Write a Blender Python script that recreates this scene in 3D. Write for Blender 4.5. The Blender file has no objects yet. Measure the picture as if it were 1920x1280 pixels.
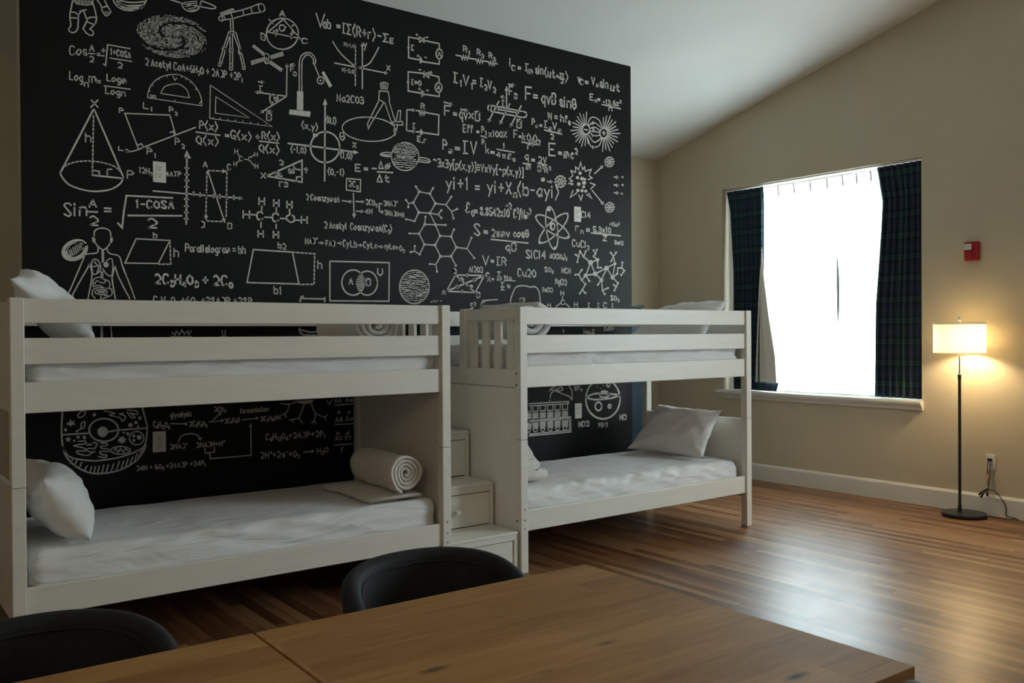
import bpy, bmesh, math, random
from mathutils import Vector, Matrix, noise
from math import sin, cos, pi, radians

SC = bpy.context.scene
COL = SC.collection

# ------------------------------------------------------------------ camera
CAM_F = 1675.0663                       # focal length in pixels of the 1920 wide frame
YAW, PITCH, ROLL, CAM_H = radians(37.175), radians(-.4343), radians(-.3493), 1.3468
FW = Vector((sin(YAW) * cos(PITCH), cos(YAW) * cos(PITCH), sin(PITCH)))
_r = Vector((cos(YAW), -sin(YAW), 0)); _u = _r.cross(FW)
RT = _r * cos(ROLL) + _u * sin(ROLL); UP = _u * cos(ROLL) - _r * sin(ROLL)
CAM_P = Vector((0, 0, CAM_H))
cd = bpy.data.cameras.new('camera'); cam = bpy.data.objects.new('camera', cd); COL.objects.link(cam)
cd.sensor_width = 36; cd.lens = CAM_F / 1920 * 36; cd.clip_start = .02; cd.clip_end = 200
cam.matrix_world = Matrix(((RT.x, UP.x, -FW.x, 0), (RT.y, UP.y, -FW.y, 0), (RT.z, UP.z, -FW.z, CAM_H), (0, 0, 0, 1)))
SC.camera = cam

# ------------------------------------------------------------------ light and exposure
SKY, EXPO, FILL_GLOBE = 9.0, 1.0, 12.5
SC.view_settings.view_transform = 'Standard'; SC.view_settings.look = 'None'
SC.view_settings.gamma = 1; SC.view_settings.use_curve_mapping = False
SC.view_settings.exposure = EXPO
SC.cycles.use_denoising = True
SC.cycles.max_bounces = 10; SC.cycles.diffuse_bounces = 6; SC.cycles.transparent_max_bounces = 12
SC.cycles.caustics_reflective = False; SC.cycles.caustics_refractive = False
SC.cycles.sample_clamp_indirect = 6
w = bpy.data.worlds.new('sky'); SC.world = w; w.use_nodes = True
nt = w.node_tree; bg = nt.nodes['Background']
bg.inputs[0].default_value = (.78, .92, 1.0, 1); bg.inputs[1].default_value = SKY
# room constants
XR, YK, YB, XL, YF = 6.7614, 6.4269, 5.0921, -3.2, -3.2
SLOPE, ZC = .2532, 3.1337
def zceil(y): return ZC + SLOPE * (YK - y)
WIN = (3.6231, 5.582, .8092, 2.7134)     # the window in the picture: y0, y1, z0, z1
FILL_WIN = (-.3, 1.75, .8092, 2.7134)         # guessed window out of view on the same wall, added for fill light
def portal(name, win):
    l = bpy.data.lights.new(name, 'AREA'); l.shape = 'RECTANGLE'; l.size = win[3] - win[2]; l.size_y = win[1] - win[0]
    l.cycles.is_portal = True
    o = bpy.data.objects.new(name, l); COL.objects.link(o)
    o.location = (XR + .2, (win[0] + win[1]) / 2, (win[2] + win[3]) / 2); o.rotation_euler = (0, radians(90), 0)
portal('window_portal', WIN); portal('window_portal', FILL_WIN)

# ------------------------------------------------------------------ helpers
ROOTLOC = {}
def tag(o, label=None, cat=None, group=None, kind=None):
    for k, v in (('label', label), ('category', cat), ('group', group), ('kind', kind)):
        if v: o[k] = v
    return o
def thing(name, label, cat, loc, group=None):
    o = bpy.data.objects.new(name, None); COL.objects.link(o); o.location = loc; o.empty_display_size = .1
    ROOTLOC[o] = Vector(loc)
    return tag(o, label, cat, group)
def obj(name, bm, mat, parent=None, smooth=False):
    """link bm (world coordinates) as one mesh object, under parent if given"""
    if isinstance(bm, tuple):
        me = bpy.data.meshes.new(name); me.from_pydata(bm[0], [], bm[1]); me.update()
        b = bmesh.new(); b.from_mesh(me); bm = b; bpy.data.meshes.remove(me)
    off = ROOTLOC[parent] if parent is not None else Vector((0, 0, 0))
    if off.length: bmesh.ops.translate(bm, verts=bm.verts, vec=-off)
    me = bpy.data.meshes.new(name); bm.to_mesh(me); bm.free()
    if smooth:
        for p in me.polygons: p.use_smooth = True
    me.materials.append(mat)
    o = bpy.data.objects.new(name, me); COL.objects.link(o)
    ROOTLOC[o] = off.copy()
    if parent is not None: o.parent = parent
    return o
def add_box(bm, x0, x1, y0, y1, z0, z1, bev=0, seg=2):
    m = Matrix.Translation(((x0 + x1) / 2, (y0 + y1) / 2, (z0 + z1) / 2)) @ Matrix.Diagonal((abs(x1 - x0), abs(y1 - y0), abs(z1 - z0), 1))
    r = bmesh.ops.create_cube(bm, size=1, matrix=m)
    if bev:
        es = list({e for v in r['verts'] for e in v.link_edges})
        bmesh.ops.bevel(bm, geom=es, offset=bev, segments=seg, profile=.5, affect='EDGES')
    return bm
def box(name, mat, parent, x0, x1, y0, y1, z0, z1, bev=.004):
    return obj(name, add_box(bmesh.new(), x0, x1, y0, y1, z0, z1, bev), mat, parent)
def prism(name, mat, parent, prof, axis, a0, a1, bev=0):
    """prof: closed outline of 2-D points in the plane across `axis` (0 x: (y,z); 1 y: (x,z); 2 z: (x,y))"""
    bm = bmesh.new()
    def P(p, a): return ((a, p[0], p[1]), (p[0], a, p[1]), (p[0], p[1], a))[axis]
    v0 = [bm.verts.new(P(p, a0)) for p in prof]; v1 = [bm.verts.new(P(p, a1)) for p in prof]
    bm.faces.new(v0); bm.faces.new(v1[::-1])
    for i in range(len(prof)):
        j = (i + 1) % len(prof); bm.faces.new((v0[j], v0[i], v1[i], v1[j]))
    bmesh.ops.recalc_face_normals(bm, faces=bm.faces)
    if bev: bmesh.ops.bevel(bm, geom=bm.edges[:], offset=bev, segments=2, affect='EDGES')
    return obj(name, bm, mat, parent)
def add_lathe(bm, prof, c, n=40, axis=2, cap=True):
    """prof: (radius, height) from bottom to top about an axis through c"""
    rings = []
    for r, h in prof:
        ring = []
        for k in range(n):
            a = 2 * pi * k / n; q = [r * cos(a), r * sin(a)]; q.insert(axis, h)
            ring.append(bm.verts.new((c[0] + q[0], c[1] + q[1], c[2] + q[2])))
        rings.append(ring)
    for a, b in zip(rings, rings[1:]):
        for k in range(n): bm.faces.new((a[k], a[(k + 1) % n], b[(k + 1) % n], b[k]))
    if cap: bm.faces.new(rings[0][::-1]); bm.faces.new(rings[-1])
    bmesh.ops.recalc_face_normals(bm, faces=bm.faces)
    return bm
def smooth_path(pts, n=8, closed=False):
    out = []; P = [Vector(p) for p in pts]; L = len(P)
    if L < 3: return P
    for i in range(L if closed else L - 1):
        g = (lambda k: P[k % L]) if closed else (lambda k: P[min(max(k, 0), L - 1)])
        p0, p1, p2, p3 = g(i - 1), g(i), g(i + 1), g(i + 2)
        for k in range(n):
            t = k / n
            out.append(.5 * ((2 * p1) + (p2 - p0) * t + (2 * p0 - 5 * p1 + 4 * p2 - p3) * t * t + (3 * p1 - p0 - 3 * p2 + p3) * t ** 3))
    if not closed: out.append(P[-1])
    return out
def add_tube(bm, path, r, n=8):
    rings = []; P = [Vector(p) for p in path]
    ref = Vector((.31, .17, .93))
    for i, p in enumerate(P):
        t = (P[min(i + 1, len(P) - 1)] - P[max(i - 1, 0)]).normalized()
        a = t.cross(ref).normalized(); b = t.cross(a)
        rr = r[i] if isinstance(r, (list, tuple)) else r
        rings.append([bm.verts.new(p + a * rr * cos(2 * pi * k / n) + b * rr * sin(2 * pi * k / n)) for k in range(n)])
    for a, b in zip(rings, rings[1:]):
        for k in range(n): bm.faces.new((a[k], a[(k + 1) % n], b[(k + 1) % n], b[k]))
    bm.faces.new(rings[0][::-1]); bm.faces.new(rings[-1])
    bmesh.ops.recalc_face_normals(bm, faces=bm.faces)
    return bm
def grid_faces(nu, nv, wrap_u=False, wrap_v=False):
    f = []
    for i in range(nu if wrap_u else nu - 1):
        for j in range(nv if wrap_v else nv - 1):
            f.append((i * nv + j, ((i + 1) % nu) * nv + j, ((i + 1) % nu) * nv + (j + 1) % nv, i * nv + (j + 1) % nv))
    return f

# ------------------------------------------------------------------ materials
def new_mat(name):
    m = bpy.data.materials.new(name); m.use_nodes = True
    t = m.node_tree; return m, t, t.nodes['Principled BSDF']
def ND(t, kind, **kw):
    n = t.nodes.new(kind)
    for k, v in kw.items():
        if k.startswith('i_'):
            key = k[2:]; n.inputs[int(key) if key.isdigit() else key.replace('_', ' ')].default_value = v
        else: setattr(n, k, v)
    return n
def ramp(t, stops, interp='LINEAR'):
    n = t.nodes.new('ShaderNodeValToRGB'); e = n.color_ramp; e.interpolation = interp
    e.elements[0].position, e.elements[0].color = stops[0][0], (*stops[0][1], 1)
    e.elements[1].position, e.elements[1].color = stops[-1][0], (*stops[-1][1], 1)
    for p, c in stops[1:-1]:
        x = e.elements.new(p); x.color = (*c, 1)
    return n
def plain(name, col, rough=.5, var=.06, scale=6, bump=0, bscale=200, metal=0, spec=.5, sheen=0, stretch=None):
    m, t, b = new_mat(name)
    tc = ND(t, 'ShaderNodeTexCoord'); v = tc.outputs['Object']
    if stretch:
        mp = ND(t, 'ShaderNodeMapping'); mp.inputs['Scale'].default_value = stretch; t.links.new(v, mp.inputs[0]); v = mp.outputs[0]
    n = ND(t, 'ShaderNodeTexNoise', i_Scale=scale, i_Detail=4); t.links.new(v, n.inputs['Vector'])
    r = ramp(t, [(.3, tuple(c * (1 - var) for c in col)), (.7, tuple(min(1, c * (1 + var)) for c in col))])
    t.links.new(n.outputs['Fac'], r.inputs[0]); t.links.new(r.outputs[0], b.inputs['Base Color'])
    b.inputs['Roughness'].default_value = rough; b.inputs['Metallic'].default_value = metal
    b.inputs['Specular IOR Level'].default_value = spec
    if sheen: b.inputs['Sheen Weight'].default_value = sheen; b.inputs['Sheen Roughness'].default_value = .4
    if bump:
        n2 = ND(t, 'ShaderNodeTexNoise', i_Scale=bscale, i_Detail=3); t.links.new(v, n2.inputs['Vector'])
        bp = ND(t, 'ShaderNodeBump', i_Strength=bump, i_Distance=.002); t.links.new(n2.outputs['Fac'], bp.inputs['Height'])
        t.links.new(bp.outputs[0], b.inputs['Normal'])
    return m
M = {}
M['wall'] = plain('beige_wall_paint', (.56, .50, .385), .75, .03, 2, .15, 90, spec=.3)
M['ceiling'] = plain('white_ceiling_paint', (.70, .70, .68), .85, .02, 2, .15, 90, spec=.2)
M['board'] = plain('black_chalk_paint', (.0062, .0064, .0066), .5, .2, 1.5, .1, 60, spec=.17)
M['chalk'] = plain('white_chalk_line', (.62, .60, .55), .9, .12, 25, spec=.1)
M['chalk_dim'] = plain('grey_chalk_hatching', (.30, .29, .265), .9, .15, 25, spec=.1)
M['white'] = plain('white_painted_wood', (.74, .705, .635), .42, .035, 5, .05, 60, stretch=(1, 6, 6))
M['trim'] = plain('white_trim_paint', (.72, .71, .67), .4, .02, 4)
def cotton(name, col, st, dist):
    """white cloth with soft creases: ridged noise as bump over a fine weave"""
    m, t, b = new_mat(name)
    b.inputs['Roughness'].default_value = .85; b.inputs['Specular IOR Level'].default_value = .2
    b.inputs['Sheen Weight'].default_value = .15; b.inputs['Base Color'].default_value = (*col, 1)
    tc = ND(t, 'ShaderNodeTexCoord'); mp = ND(t, 'ShaderNodeMapping'); mp.inputs['Scale'].default_value = st; mp.inputs['Rotation'].default_value = (.3, .5, .35)
    t.links.new(tc.outputs['Object'], mp.inputs[0])
    n = ND(t, 'ShaderNodeTexNoise', i_Scale=1, i_Detail=3, i_Distortion=.7); t.links.new(mp.outputs[0], n.inputs['Vector'])
    s1 = ND(t, 'ShaderNodeMath', operation='SUBTRACT'); s1.inputs[1].default_value = .5; t.links.new(n.outputs['Fac'], s1.inputs[0])
    s2 = ND(t, 'ShaderNodeMath', operation='ABSOLUTE'); t.links.new(s1.outputs[0], s2.inputs[0])
    n2 = ND(t, 'ShaderNodeTexNoise', i_Scale=420, i_Detail=2); t.links.new(tc.outputs['Object'], n2.inputs['Vector'])
    b1 = ND(t, 'ShaderNodeBump', i_Strength=.8, i_Distance=dist, invert=True); t.links.new(s2.outputs[0], b1.inputs['Height'])
    b2 = ND(t, 'ShaderNodeBump', i_Strength=.12, i_Distance=.001); t.links.new(n2.outputs['Fac'], b2.inputs['Height']); t.links.new(b1.outputs[0], b2.inputs['Normal'])
    t.links.new(b2.outputs[0], b.inputs['Normal'])
    return m
M['sheet'] = cotton('white_cotton_sheet', (.75, .74, .74), (2.2, 6.5, 11), .036)
M['pillow'] = cotton('white_pillowcase', (.77, .765, .76), (3.5, 3.5, 6), .022)
M['towel'] = plain('white_fleece_blanket', (.66, .62, .57), .95, .05, 30, .6, 260, spec=.1, sheen=.3)
M['fabric'] = plain('charcoal_upholstery', (.011, .0113, .0125), .7, .25, 60, .35, 500, spec=.3, sheen=.05)
M['black'] = plain('black_metal', (.012, .012, .013), .38, .1, 10)
M['chrome'] = plain('brushed_nickel', (.62, .60, .56), .28, .04, 20, metal=1)
M['plastic'] = plain('white_plastic', (.72, .71, .67), .35, .02, 8)
M['slot'] = plain('dark_slot', (.03, .03, .03), .6, .05, 8)
M['red'] = plain('red_plastic', (.36, .012, .02), .3, .06, 8)
M['lens'] = plain('clear_strobe_lens', (.55, .6, .6), .12, .05, 30)
M['bolt'] = plain('dark_steel_bolt', (.10, .09, .08), .45, .05, 30, metal=.8)
M['pink'] = plain('pink_paper_tag', (.62, .33, .25), .7, .05, 30)
M['teal'] = plain('dark_teal_lacquer', (.006, .028, .055), .5, .05, 5)
M['lining'] = plain('white_curtain_lining', (.72, .70, .64), .85, .03, 8, .1, 300, spec=.2)

def wood_floor():
    m, t, b = new_mat('strip_wood_floor')
    tc = ND(t, 'ShaderNodeTexCoord'); sp = ND(t, 'ShaderNodeSeparateXYZ'); t.links.new(tc.outputs['Object'], sp.inputs[0])
    cb = ND(t, 'ShaderNodeCombineXYZ'); t.links.new(sp.outputs['Y'], cb.inputs[0]); t.links.new(sp.outputs['X'], cb.inputs[1])
    br = ND(t, 'ShaderNodeTexBrick', i_Scale=1, i_Mortar_Size=.0016, i_Mortar_Smooth=.3, i_Bias=0, i_Brick_Width=.95, i_Row_Height=.058, offset=.37, offset_frequency=3, squash=1.4, squash_frequency=2)
    br.inputs['Color1'].default_value = (0, 0, 0, 1); br.inputs['Color2'].default_value = (1, 1, 1, 1); br.inputs['Mortar'].default_value = (.5, .5, .5, 1)
    t.links.new(cb.outputs[0], br.inputs['Vector'])
    mp = ND(t, 'ShaderNodeMapping'); mp.inputs['Scale'].default_value = (22, 1.6, 1); t.links.new(tc.outputs['Object'], mp.inputs[0])
    sc = ND(t, 'ShaderNodeVectorMath', operation='SCALE'); sc.inputs['Scale'].default_value = 9.0
    t.links.new(br.outputs['Color'], sc.inputs[0])
    ad = ND(t, 'ShaderNodeVectorMath', operation='ADD'); t.links.new(mp.outputs[0], ad.inputs[0]); t.links.new(sc.outputs[0], ad.inputs[1])
    gr = ND(t, 'ShaderNodeTexNoise', i_Scale=1.0, i_Detail=6, i_Roughness=.62, i_Distortion=.6); t.links.new(ad.outputs[0], gr.inputs['Vector'])
    mx = ND(t, 'ShaderNodeMix', data_type='FLOAT'); mx.inputs[0].default_value = .55
    t.links.new(br.outputs['Color'], mx.inputs[2]); t.links.new(gr.outputs['Fac'], mx.inputs[3])
    rp = ramp(t, [(.12, (.040, .017, .009)), (.34, (.125, .052, .022)), (.52, (.20, .090, .038)), (.72, (.29, .15, .068)), (.92, (.37, .21, .10))])
    t.links.new(mx.outputs[0], rp.inputs[0])
    mm = ND(t, 'ShaderNodeMix', data_type='RGBA'); mm.inputs['B'].default_value = (.03, .014, .008, 1)
    t.links.new(br.outputs['Fac'], mm.inputs[0]); t.links.new(rp.outputs[0], mm.inputs['A'])
    t.links.new(mm.outputs['Result'], b.inputs['Base Color'])
    n3 = ND(t, 'ShaderNodeTexNoise', i_Scale=3, i_Detail=3); t.links.new(tc.outputs['Object'], n3.inputs['Vector'])
    b.inputs['Specular IOR Level'].default_value = .36
    mr = ND(t, 'ShaderNodeMapRange', i_3=.28, i_4=.42); t.links.new(n3.outputs['Fac'], mr.inputs[0]); t.links.new(mr.outputs[0], b.inputs['Roughness'])
    bp = ND(t, 'ShaderNodeBump', i_Strength=.25, i_Distance=.002, invert=True); t.links.new(br.outputs['Fac'], bp.inputs['Height'])
    t.links.new(bp.outputs[0], b.inputs['Normal'])
    return m
M['floor'] = wood_floor()

def oak(name, seed):
    m, t, b = new_mat(name)
    tc = ND(t, 'ShaderNodeTexCoord'); sp = ND(t, 'ShaderNodeSeparateXYZ'); t.links.new(tc.outputs['Object'], sp.inputs[0])
    br = ND(t, 'ShaderNodeTexBrick', i_Scale=1, i_Mortar_Size=.0004, i_Brick_Width=1.7, i_Row_Height=.105, offset=.43)
    br.inputs['Color1'].default_value = (0, 0, 0, 1); br.inputs['Color2'].default_value = (1, 1, 1, 1); br.inputs['Mortar'].default_value = (.4, .4, .4, 1)
    of = ND(t, 'ShaderNodeMapping'); of.inputs['Location'].default_value = (seed, seed * .37, 0); t.links.new(tc.outputs['Object'], of.inputs[0])
    t.links.new(of.outputs[0], br.inputs['Vector'])
    mp = ND(t, 'ShaderNodeMapping'); mp.inputs['Scale'].default_value = (1.5, 15, 1); t.links.new(of.outputs[0], mp.inputs[0])
    sc = ND(t, 'ShaderNodeVectorMath', operation='SCALE'); sc.inputs['Scale'].default_value = 7.0; t.links.new(br.outputs['Color'], sc.inputs[0])
    ad = ND(t, 'ShaderNodeVectorMath', operation='ADD'); t.links.new(mp.outputs[0], ad.inputs[0]); t.links.new(sc.outputs[0], ad.inputs[1])
    g1 = ND(t, 'ShaderNodeTexNoise', i_Scale=1.3, i_Detail=8, i_Roughness=.6, i_Distortion=.9); t.links.new(ad.outputs[0], g1.inputs['Vector'])
    mp2 = ND(t, 'ShaderNodeMapping'); mp2.inputs['Scale'].default_value = (6, 190, 1); t.links.new(of.outputs[0], mp2.inputs[0])
    g2 = ND(t, 'ShaderNodeTexNoise', i_Scale=1, i_Detail=3); t.links.new(mp2.outputs[0], g2.inputs['Vector'])
    a = ND(t, 'ShaderNodeMix', data_type='FLOAT'); a.inputs[0].default_value = .28; t.links.new(g1.outputs['Fac'], a.inputs[2]); t.links.new(g2.outputs['Fac'], a.inputs[3])
    c = ND(t, 'ShaderNodeMix', data_type='FLOAT'); c.inputs[0].default_value = .2; t.links.new(a.outputs[0], c.inputs[2]); t.links.new(br.outputs['Color'], c.inputs[3])
    rp = ramp(t, [(.2, (.125, .055, .017)), (.4, (.30, .145, .045)), (.55, (.39, .205, .068)), (.75, (.49, .285, .105))])
    t.links.new(c.outputs[0], rp.inputs[0])
    # knots
    mp3 = ND(t, 'ShaderNodeMapping'); mp3.inputs['Scale'].default_value = (2.6, 7.5, 1); t.links.new(of.outputs[0], mp3.inputs[0])
    vo = ND(t, 'ShaderNodeTexVoronoi', i_Scale=1.0, i_Randomness=1.0); t.links.new(mp3.outputs[0], vo.inputs['Vector'])
    kr = ramp(t, [(.02, (1, 1, 1)), (.11, (0, 0, 0))]); t.links.new(vo.outputs['Distance'], kr.inputs[0])
    mm = ND(t, 'ShaderNodeMix', data_type='RGBA'); mm.inputs['B'].default_value = (.045, .024, .013, 1)
    t.links.new(kr.outputs[0], mm.inputs[0]); t.links.new(rp.outputs[0], mm.inputs['A'])
    t.links.new(mm.outputs['Result'], b.inputs['Base Color'])
    b.inputs['Roughness'].default_value = .55; b.inputs['Specular IOR Level'].default_value = .2
    bp = ND(t, 'ShaderNodeBump', i_Strength=.12, i_Distance=.001); t.links.new(g2.outputs['Fac'], bp.inputs['Height']); t.links.new(bp.outputs[0], b.inputs['Normal'])
    return m
M['oak'] = oak('oak_table_top', 3.1); M['oak_b'] = oak('oak_table_top_second', 8.4)

def glass_thin():
    m, t, b = new_mat('window_glass'); t.nodes.remove(b)
    tr = ND(t, 'ShaderNodeBsdfTransparent'); tr.inputs[0].default_value = (.95, .97, .96, 1)
    gl = ND(t, 'ShaderNodeBsdfGlossy', i_Roughness=.02); mx = ND(t, 'ShaderNodeMixShader'); mx.inputs[0].default_value = .06
    t.links.new(tr.outputs[0], mx.inputs[1]); t.links.new(gl.outputs[0], mx.inputs[2]); t.links.new(mx.outputs[0], t.nodes['Material Output'].inputs[0])
    return m
M['glass'] = glass_thin()
def sheer():
    m, t, b = new_mat('white_sheer_voile'); t.nodes.remove(b)
    tr = ND(t, 'ShaderNodeBsdfTransparent'); tl = ND(t, 'ShaderNodeBsdfTranslucent'); df = ND(t, 'ShaderNodeBsdfDiffuse')
    tl.inputs[0].default_value = (.92, .92, .90, 1); df.inputs[0].default_value = (.85, .85, .83, 1)
    tc = ND(t, 'ShaderNodeTexCoord'); n = ND(t, 'ShaderNodeTexNoise', i_Scale=40, i_Detail=2); t.links.new(tc.outputs['Object'], n.inputs['Vector'])
    mr = ND(t, 'ShaderNodeMapRange', i_3=.45, i_4=.6); t.links.new(n.outputs['Fac'], mr.inputs[0])
    m1 = ND(t, 'ShaderNodeMixShader'); m1.inputs[0].default_value = .3; t.links.new(tl.outputs[0], m1.inputs[1]); t.links.new(df.outputs[0], m1.inputs[2])
    m2 = ND(t, 'ShaderNodeMixShader'); t.links.new(mr.outputs[0], m2.inputs[0]); t.links.new(tr.outputs[0], m2.inputs[1]); t.links.new(m1.outputs[0], m2.inputs[2])
    t.links.new(m2.outputs[0], t.nodes['Material Output'].inputs[0])
    return m
M['sheer'] = sheer()
def shade_mat():
    m, t, b = new_mat('white_linen_shade'); t.nodes.remove(b)
    tl = ND(t, 'ShaderNodeBsdfTranslucent'); df = ND(t, 'ShaderNodeBsdfDiffuse')
    tc = ND(t, 'ShaderNodeTexCoord'); n = ND(t, 'ShaderNodeTexNoise', i_Scale=300, i_Detail=2); t.links.new(tc.outputs['Object'], n.inputs['Vector'])
    r = ramp(t, [(.3, (.80, .77, .68)), (.7, (.88, .85, .76))]); t.links.new(n.outputs['Fac'], r.inputs[0])
    t.links.new(r.outputs[0], tl.inputs[0]); t.links.new(r.outputs[0], df.inputs[0])
    mx = ND(t, 'ShaderNodeMixShader'); mx.inputs[0].default_value = .45
    t.links.new(tl.outputs[0], mx.inputs[1]); t.links.new(df.outputs[0], mx.inputs[2]); t.links.new(mx.outputs[0], t.nodes['Material Output'].inputs[0])
    return m
M['shade'] = shade_mat()
def bulb_mat():
    m, t, b = new_mat('lit_clear_bulb'); t.nodes.remove(b)
    tr = ND(t, 'ShaderNodeBsdfTransparent'); em = ND(t, 'ShaderNodeEmission', i_Strength=14); em.inputs[0].default_value = (1, .78, .45, 1)
    mx = ND(t, 'ShaderNodeMixShader'); mx.inputs[0].default_value = .15
    t.links.new(tr.outputs[0], mx.inputs[1]); t.links.new(em.outputs[0], mx.inputs[2]); t.links.new(mx.outputs[0], t.nodes['Material Output'].inputs[0])
    return m
M['bulb'] = bulb_mat()
def tartan():
    m, t, b = new_mat('dark_green_navy_tartan')
    uv = ND(t, 'ShaderNodeUVMap'); sp = ND(t, 'ShaderNodeSeparateXYZ'); t.links.new(uv.outputs[0], sp.inputs[0])
    K, N, G = (.012, .016, .021), (.027, .042, .085), (.030, .095, .085)
    cols = []
    for ch in ('X', 'Y'):
        d = ND(t, 'ShaderNodeMath', operation='MULTIPLY'); d.inputs[1].default_value = 1 / .17; t.links.new(sp.outputs[ch], d.inputs[0])
        f = ND(t, 'ShaderNodeMath', operation='FRACT'); t.links.new(d.outputs[0], f.inputs[0])
        r = ramp(t, [(0, N), (.06, K), (.09, N), (.16, K), (.19, N), (.25, K), (.36, G), (.47, K), (.50, G), (.60, K), (.72, N), (.80, K), (.83, N), (.97, N)], 'CONSTANT')
        t.links.new(f.outputs[0], r.inputs[0]); cols.append(r)
    mx = ND(t, 'ShaderNodeMix', data_type='RGBA'); mx.inputs[0].default_value = .5
    t.links.new(cols[0].outputs[0], mx.inputs['A']); t.links.new(cols[1].outputs[0], mx.inputs['B'])
    t.links.new(mx.outputs['Result'], b.inputs['Base Color']); b.inputs['Roughness'].default_value = .85; b.inputs['Specular IOR Level'].default_value = .25
    return m
M['tartan'] = tartan()
# ------------------------------------------------------------------ the room
def struct(o): o['kind'] = 'structure'; return o
TH = .18
struct(box('floor', M['floor'], None, XL - TH, XR + TH, YF - TH, YK + TH, -.15, 0, 0))
# sloping ceiling
struct(prism('ceiling', M['ceiling'], None, [(YF - TH, zceil(YF - TH)), (YK + TH, zceil(YK + TH)), (YK + TH, zceil(YK + TH) + .2), (YF - TH, zceil(YF - TH) + .2)], 0, XL - TH, XR + TH))
struct(prism('wall_left', M['wall'], None, [(YF, 0), (YK, 0), (YK, zceil(YK)), (YF, zceil(YF))], 0, XL - TH, XL))
struct(box('wall_front', M['wall'], None, XL - TH, XR + TH, YF - TH, YF, 0, zceil(YF), 0))
struct(box('wall_back', M['wall'], None, XL - TH, XR + TH, YK, YK + TH, 0, zceil(YK), 0))
# right wall with its window opening and the added one out of view
def right_wall():
    bm = bmesh.new()
    def seg(y0, y1, z0a, z0b=None, top=None):
        za, zb = (zceil(y0), zceil(y1)) if top is None else (top, top)
        p = [(y0, z0a), (y1, z0a), (y1, zb), (y0, za)]
        v0 = [bm.verts.new((XR, *q)) for q in p]; v1 = [bm.verts.new((XR + TH, *q)) for q in p]
        bm.faces.new(v0); bm.faces.new(v1[::-1])
        for i in range(4):
            j = (i + 1) % 4; bm.faces.new((v0[j], v0[i], v1[i], v1[j]))
    ys = [YF, FILL_WIN[0], FILL_WIN[1], WIN[0], WIN[1], YK]
    for i in range(5):
        if i in (1, 3):
            seg(ys[i], ys[i + 1], 0, top=WIN[2]); seg(ys[i], ys[i + 1], WIN[3])
        else: seg(ys[i], ys[i + 1], 0)
    bmesh.ops.remove_doubles(bm, verts=bm.verts, dist=1e-5)
    bmesh.ops.recalc_face_normals(bm, faces=bm.faces)
    return bm
struct(obj('wall_right', right_wall(), M['wall']))
# the free-standing chalkboard wall in front of the recess
XB0, XB1 = .7583, 5.0611
chalk_wall = struct(prism('wall_chalkboard', M['wall'], None, [(YB + .004, 0), (YB + .10, 0), (YB + .10, zceil(YB + .10)), (YB + .004, zceil(YB + .004))], 0, XB0 - .0, XB1))
board = prism('chalkboard_face', M['board'], chalk_wall, [(YB, .0), (YB + .004, .0), (YB + .004, zceil(YB + .004)), (YB, zceil(YB))], 0, XB0, XB1)
# baseboards
def baseboard(name, axis, a0, a1, wall, sgn):
    pr_ = [(0, 0), (.016, 0), (.016, .129), (.010, .142), (.006, .1486), (0, .1486)]
    prof = [(wall + sgn * p[0], p[1]) for p in pr_]
    return struct(prism(name, M['trim'], None, prof, axis, a0, a1))
baseboard('baseboard_right', 1, YF, YK - .016, XR, -1)
baseboard('baseboard_back', 0, XL, XR, YK, -1)
baseboard('baseboard_left', 1, YF, YK - .016, XL, 1)
# windows
def window(name, win, fw=.045):
    y0, y1, z0, z1 = win; xo = XR + .115
    root = bpy.data.objects.new(name, None); COL.objects.link(root); root.location = (xo, (y0 + y1) / 2, z0); ROOTLOC[root] = Vector(root.location)
    struct(root)
    f = .045
    bm = bmesh.new()
    add_box(bm, xo, xo + .06, y0, y0 + f, z0, z1); add_box(bm, xo, xo + .06, y1 - fw, y1, z0, z1)
    add_box(bm, xo, xo + .06, y0 + f, y1 - fw, z0, z0 + f); add_box(bm, xo, xo + .06, y0 + f, y1 - fw, z1 - f, z1)
    obj('window_frame', bm, M['trim'], root)
    ym = y0 + .819
    box('mullion', M['slot'], root, xo + .02, xo + .06, ym - .015, ym + .015, z0 + f, z1 - f, 0)
    box('window_pane', M['glass'], root, xo + .025, xo + .031, y0 + f, ym - .02, z0 + f, z1 - f, 0)
    box('window_pane', M['glass'], root, xo + .025, xo + .031, ym + .02, y1 - fw, z0 + f, z1 - f, 0)
    s = prism('window_sill', M['trim'], root, [(XR + .10, z0 + .003), (XR - .042, z0 + .003), (XR - .046, z0 - .006), (XR - .046, z0 - .022), (XR - .036, z0 - .026), (XR - .032, z0 - .040), (XR - .018, z0 - .052), (XR - .016, z0 - .072), (XR, z0 - .072), (XR, z0 + .0005), (XR + .10, z0 + .0005)], 1, y0 - .012, y1 + .055)
    return root
window('window_1', WIN, .175); window('fill_window', FILL_WIN)

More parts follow.
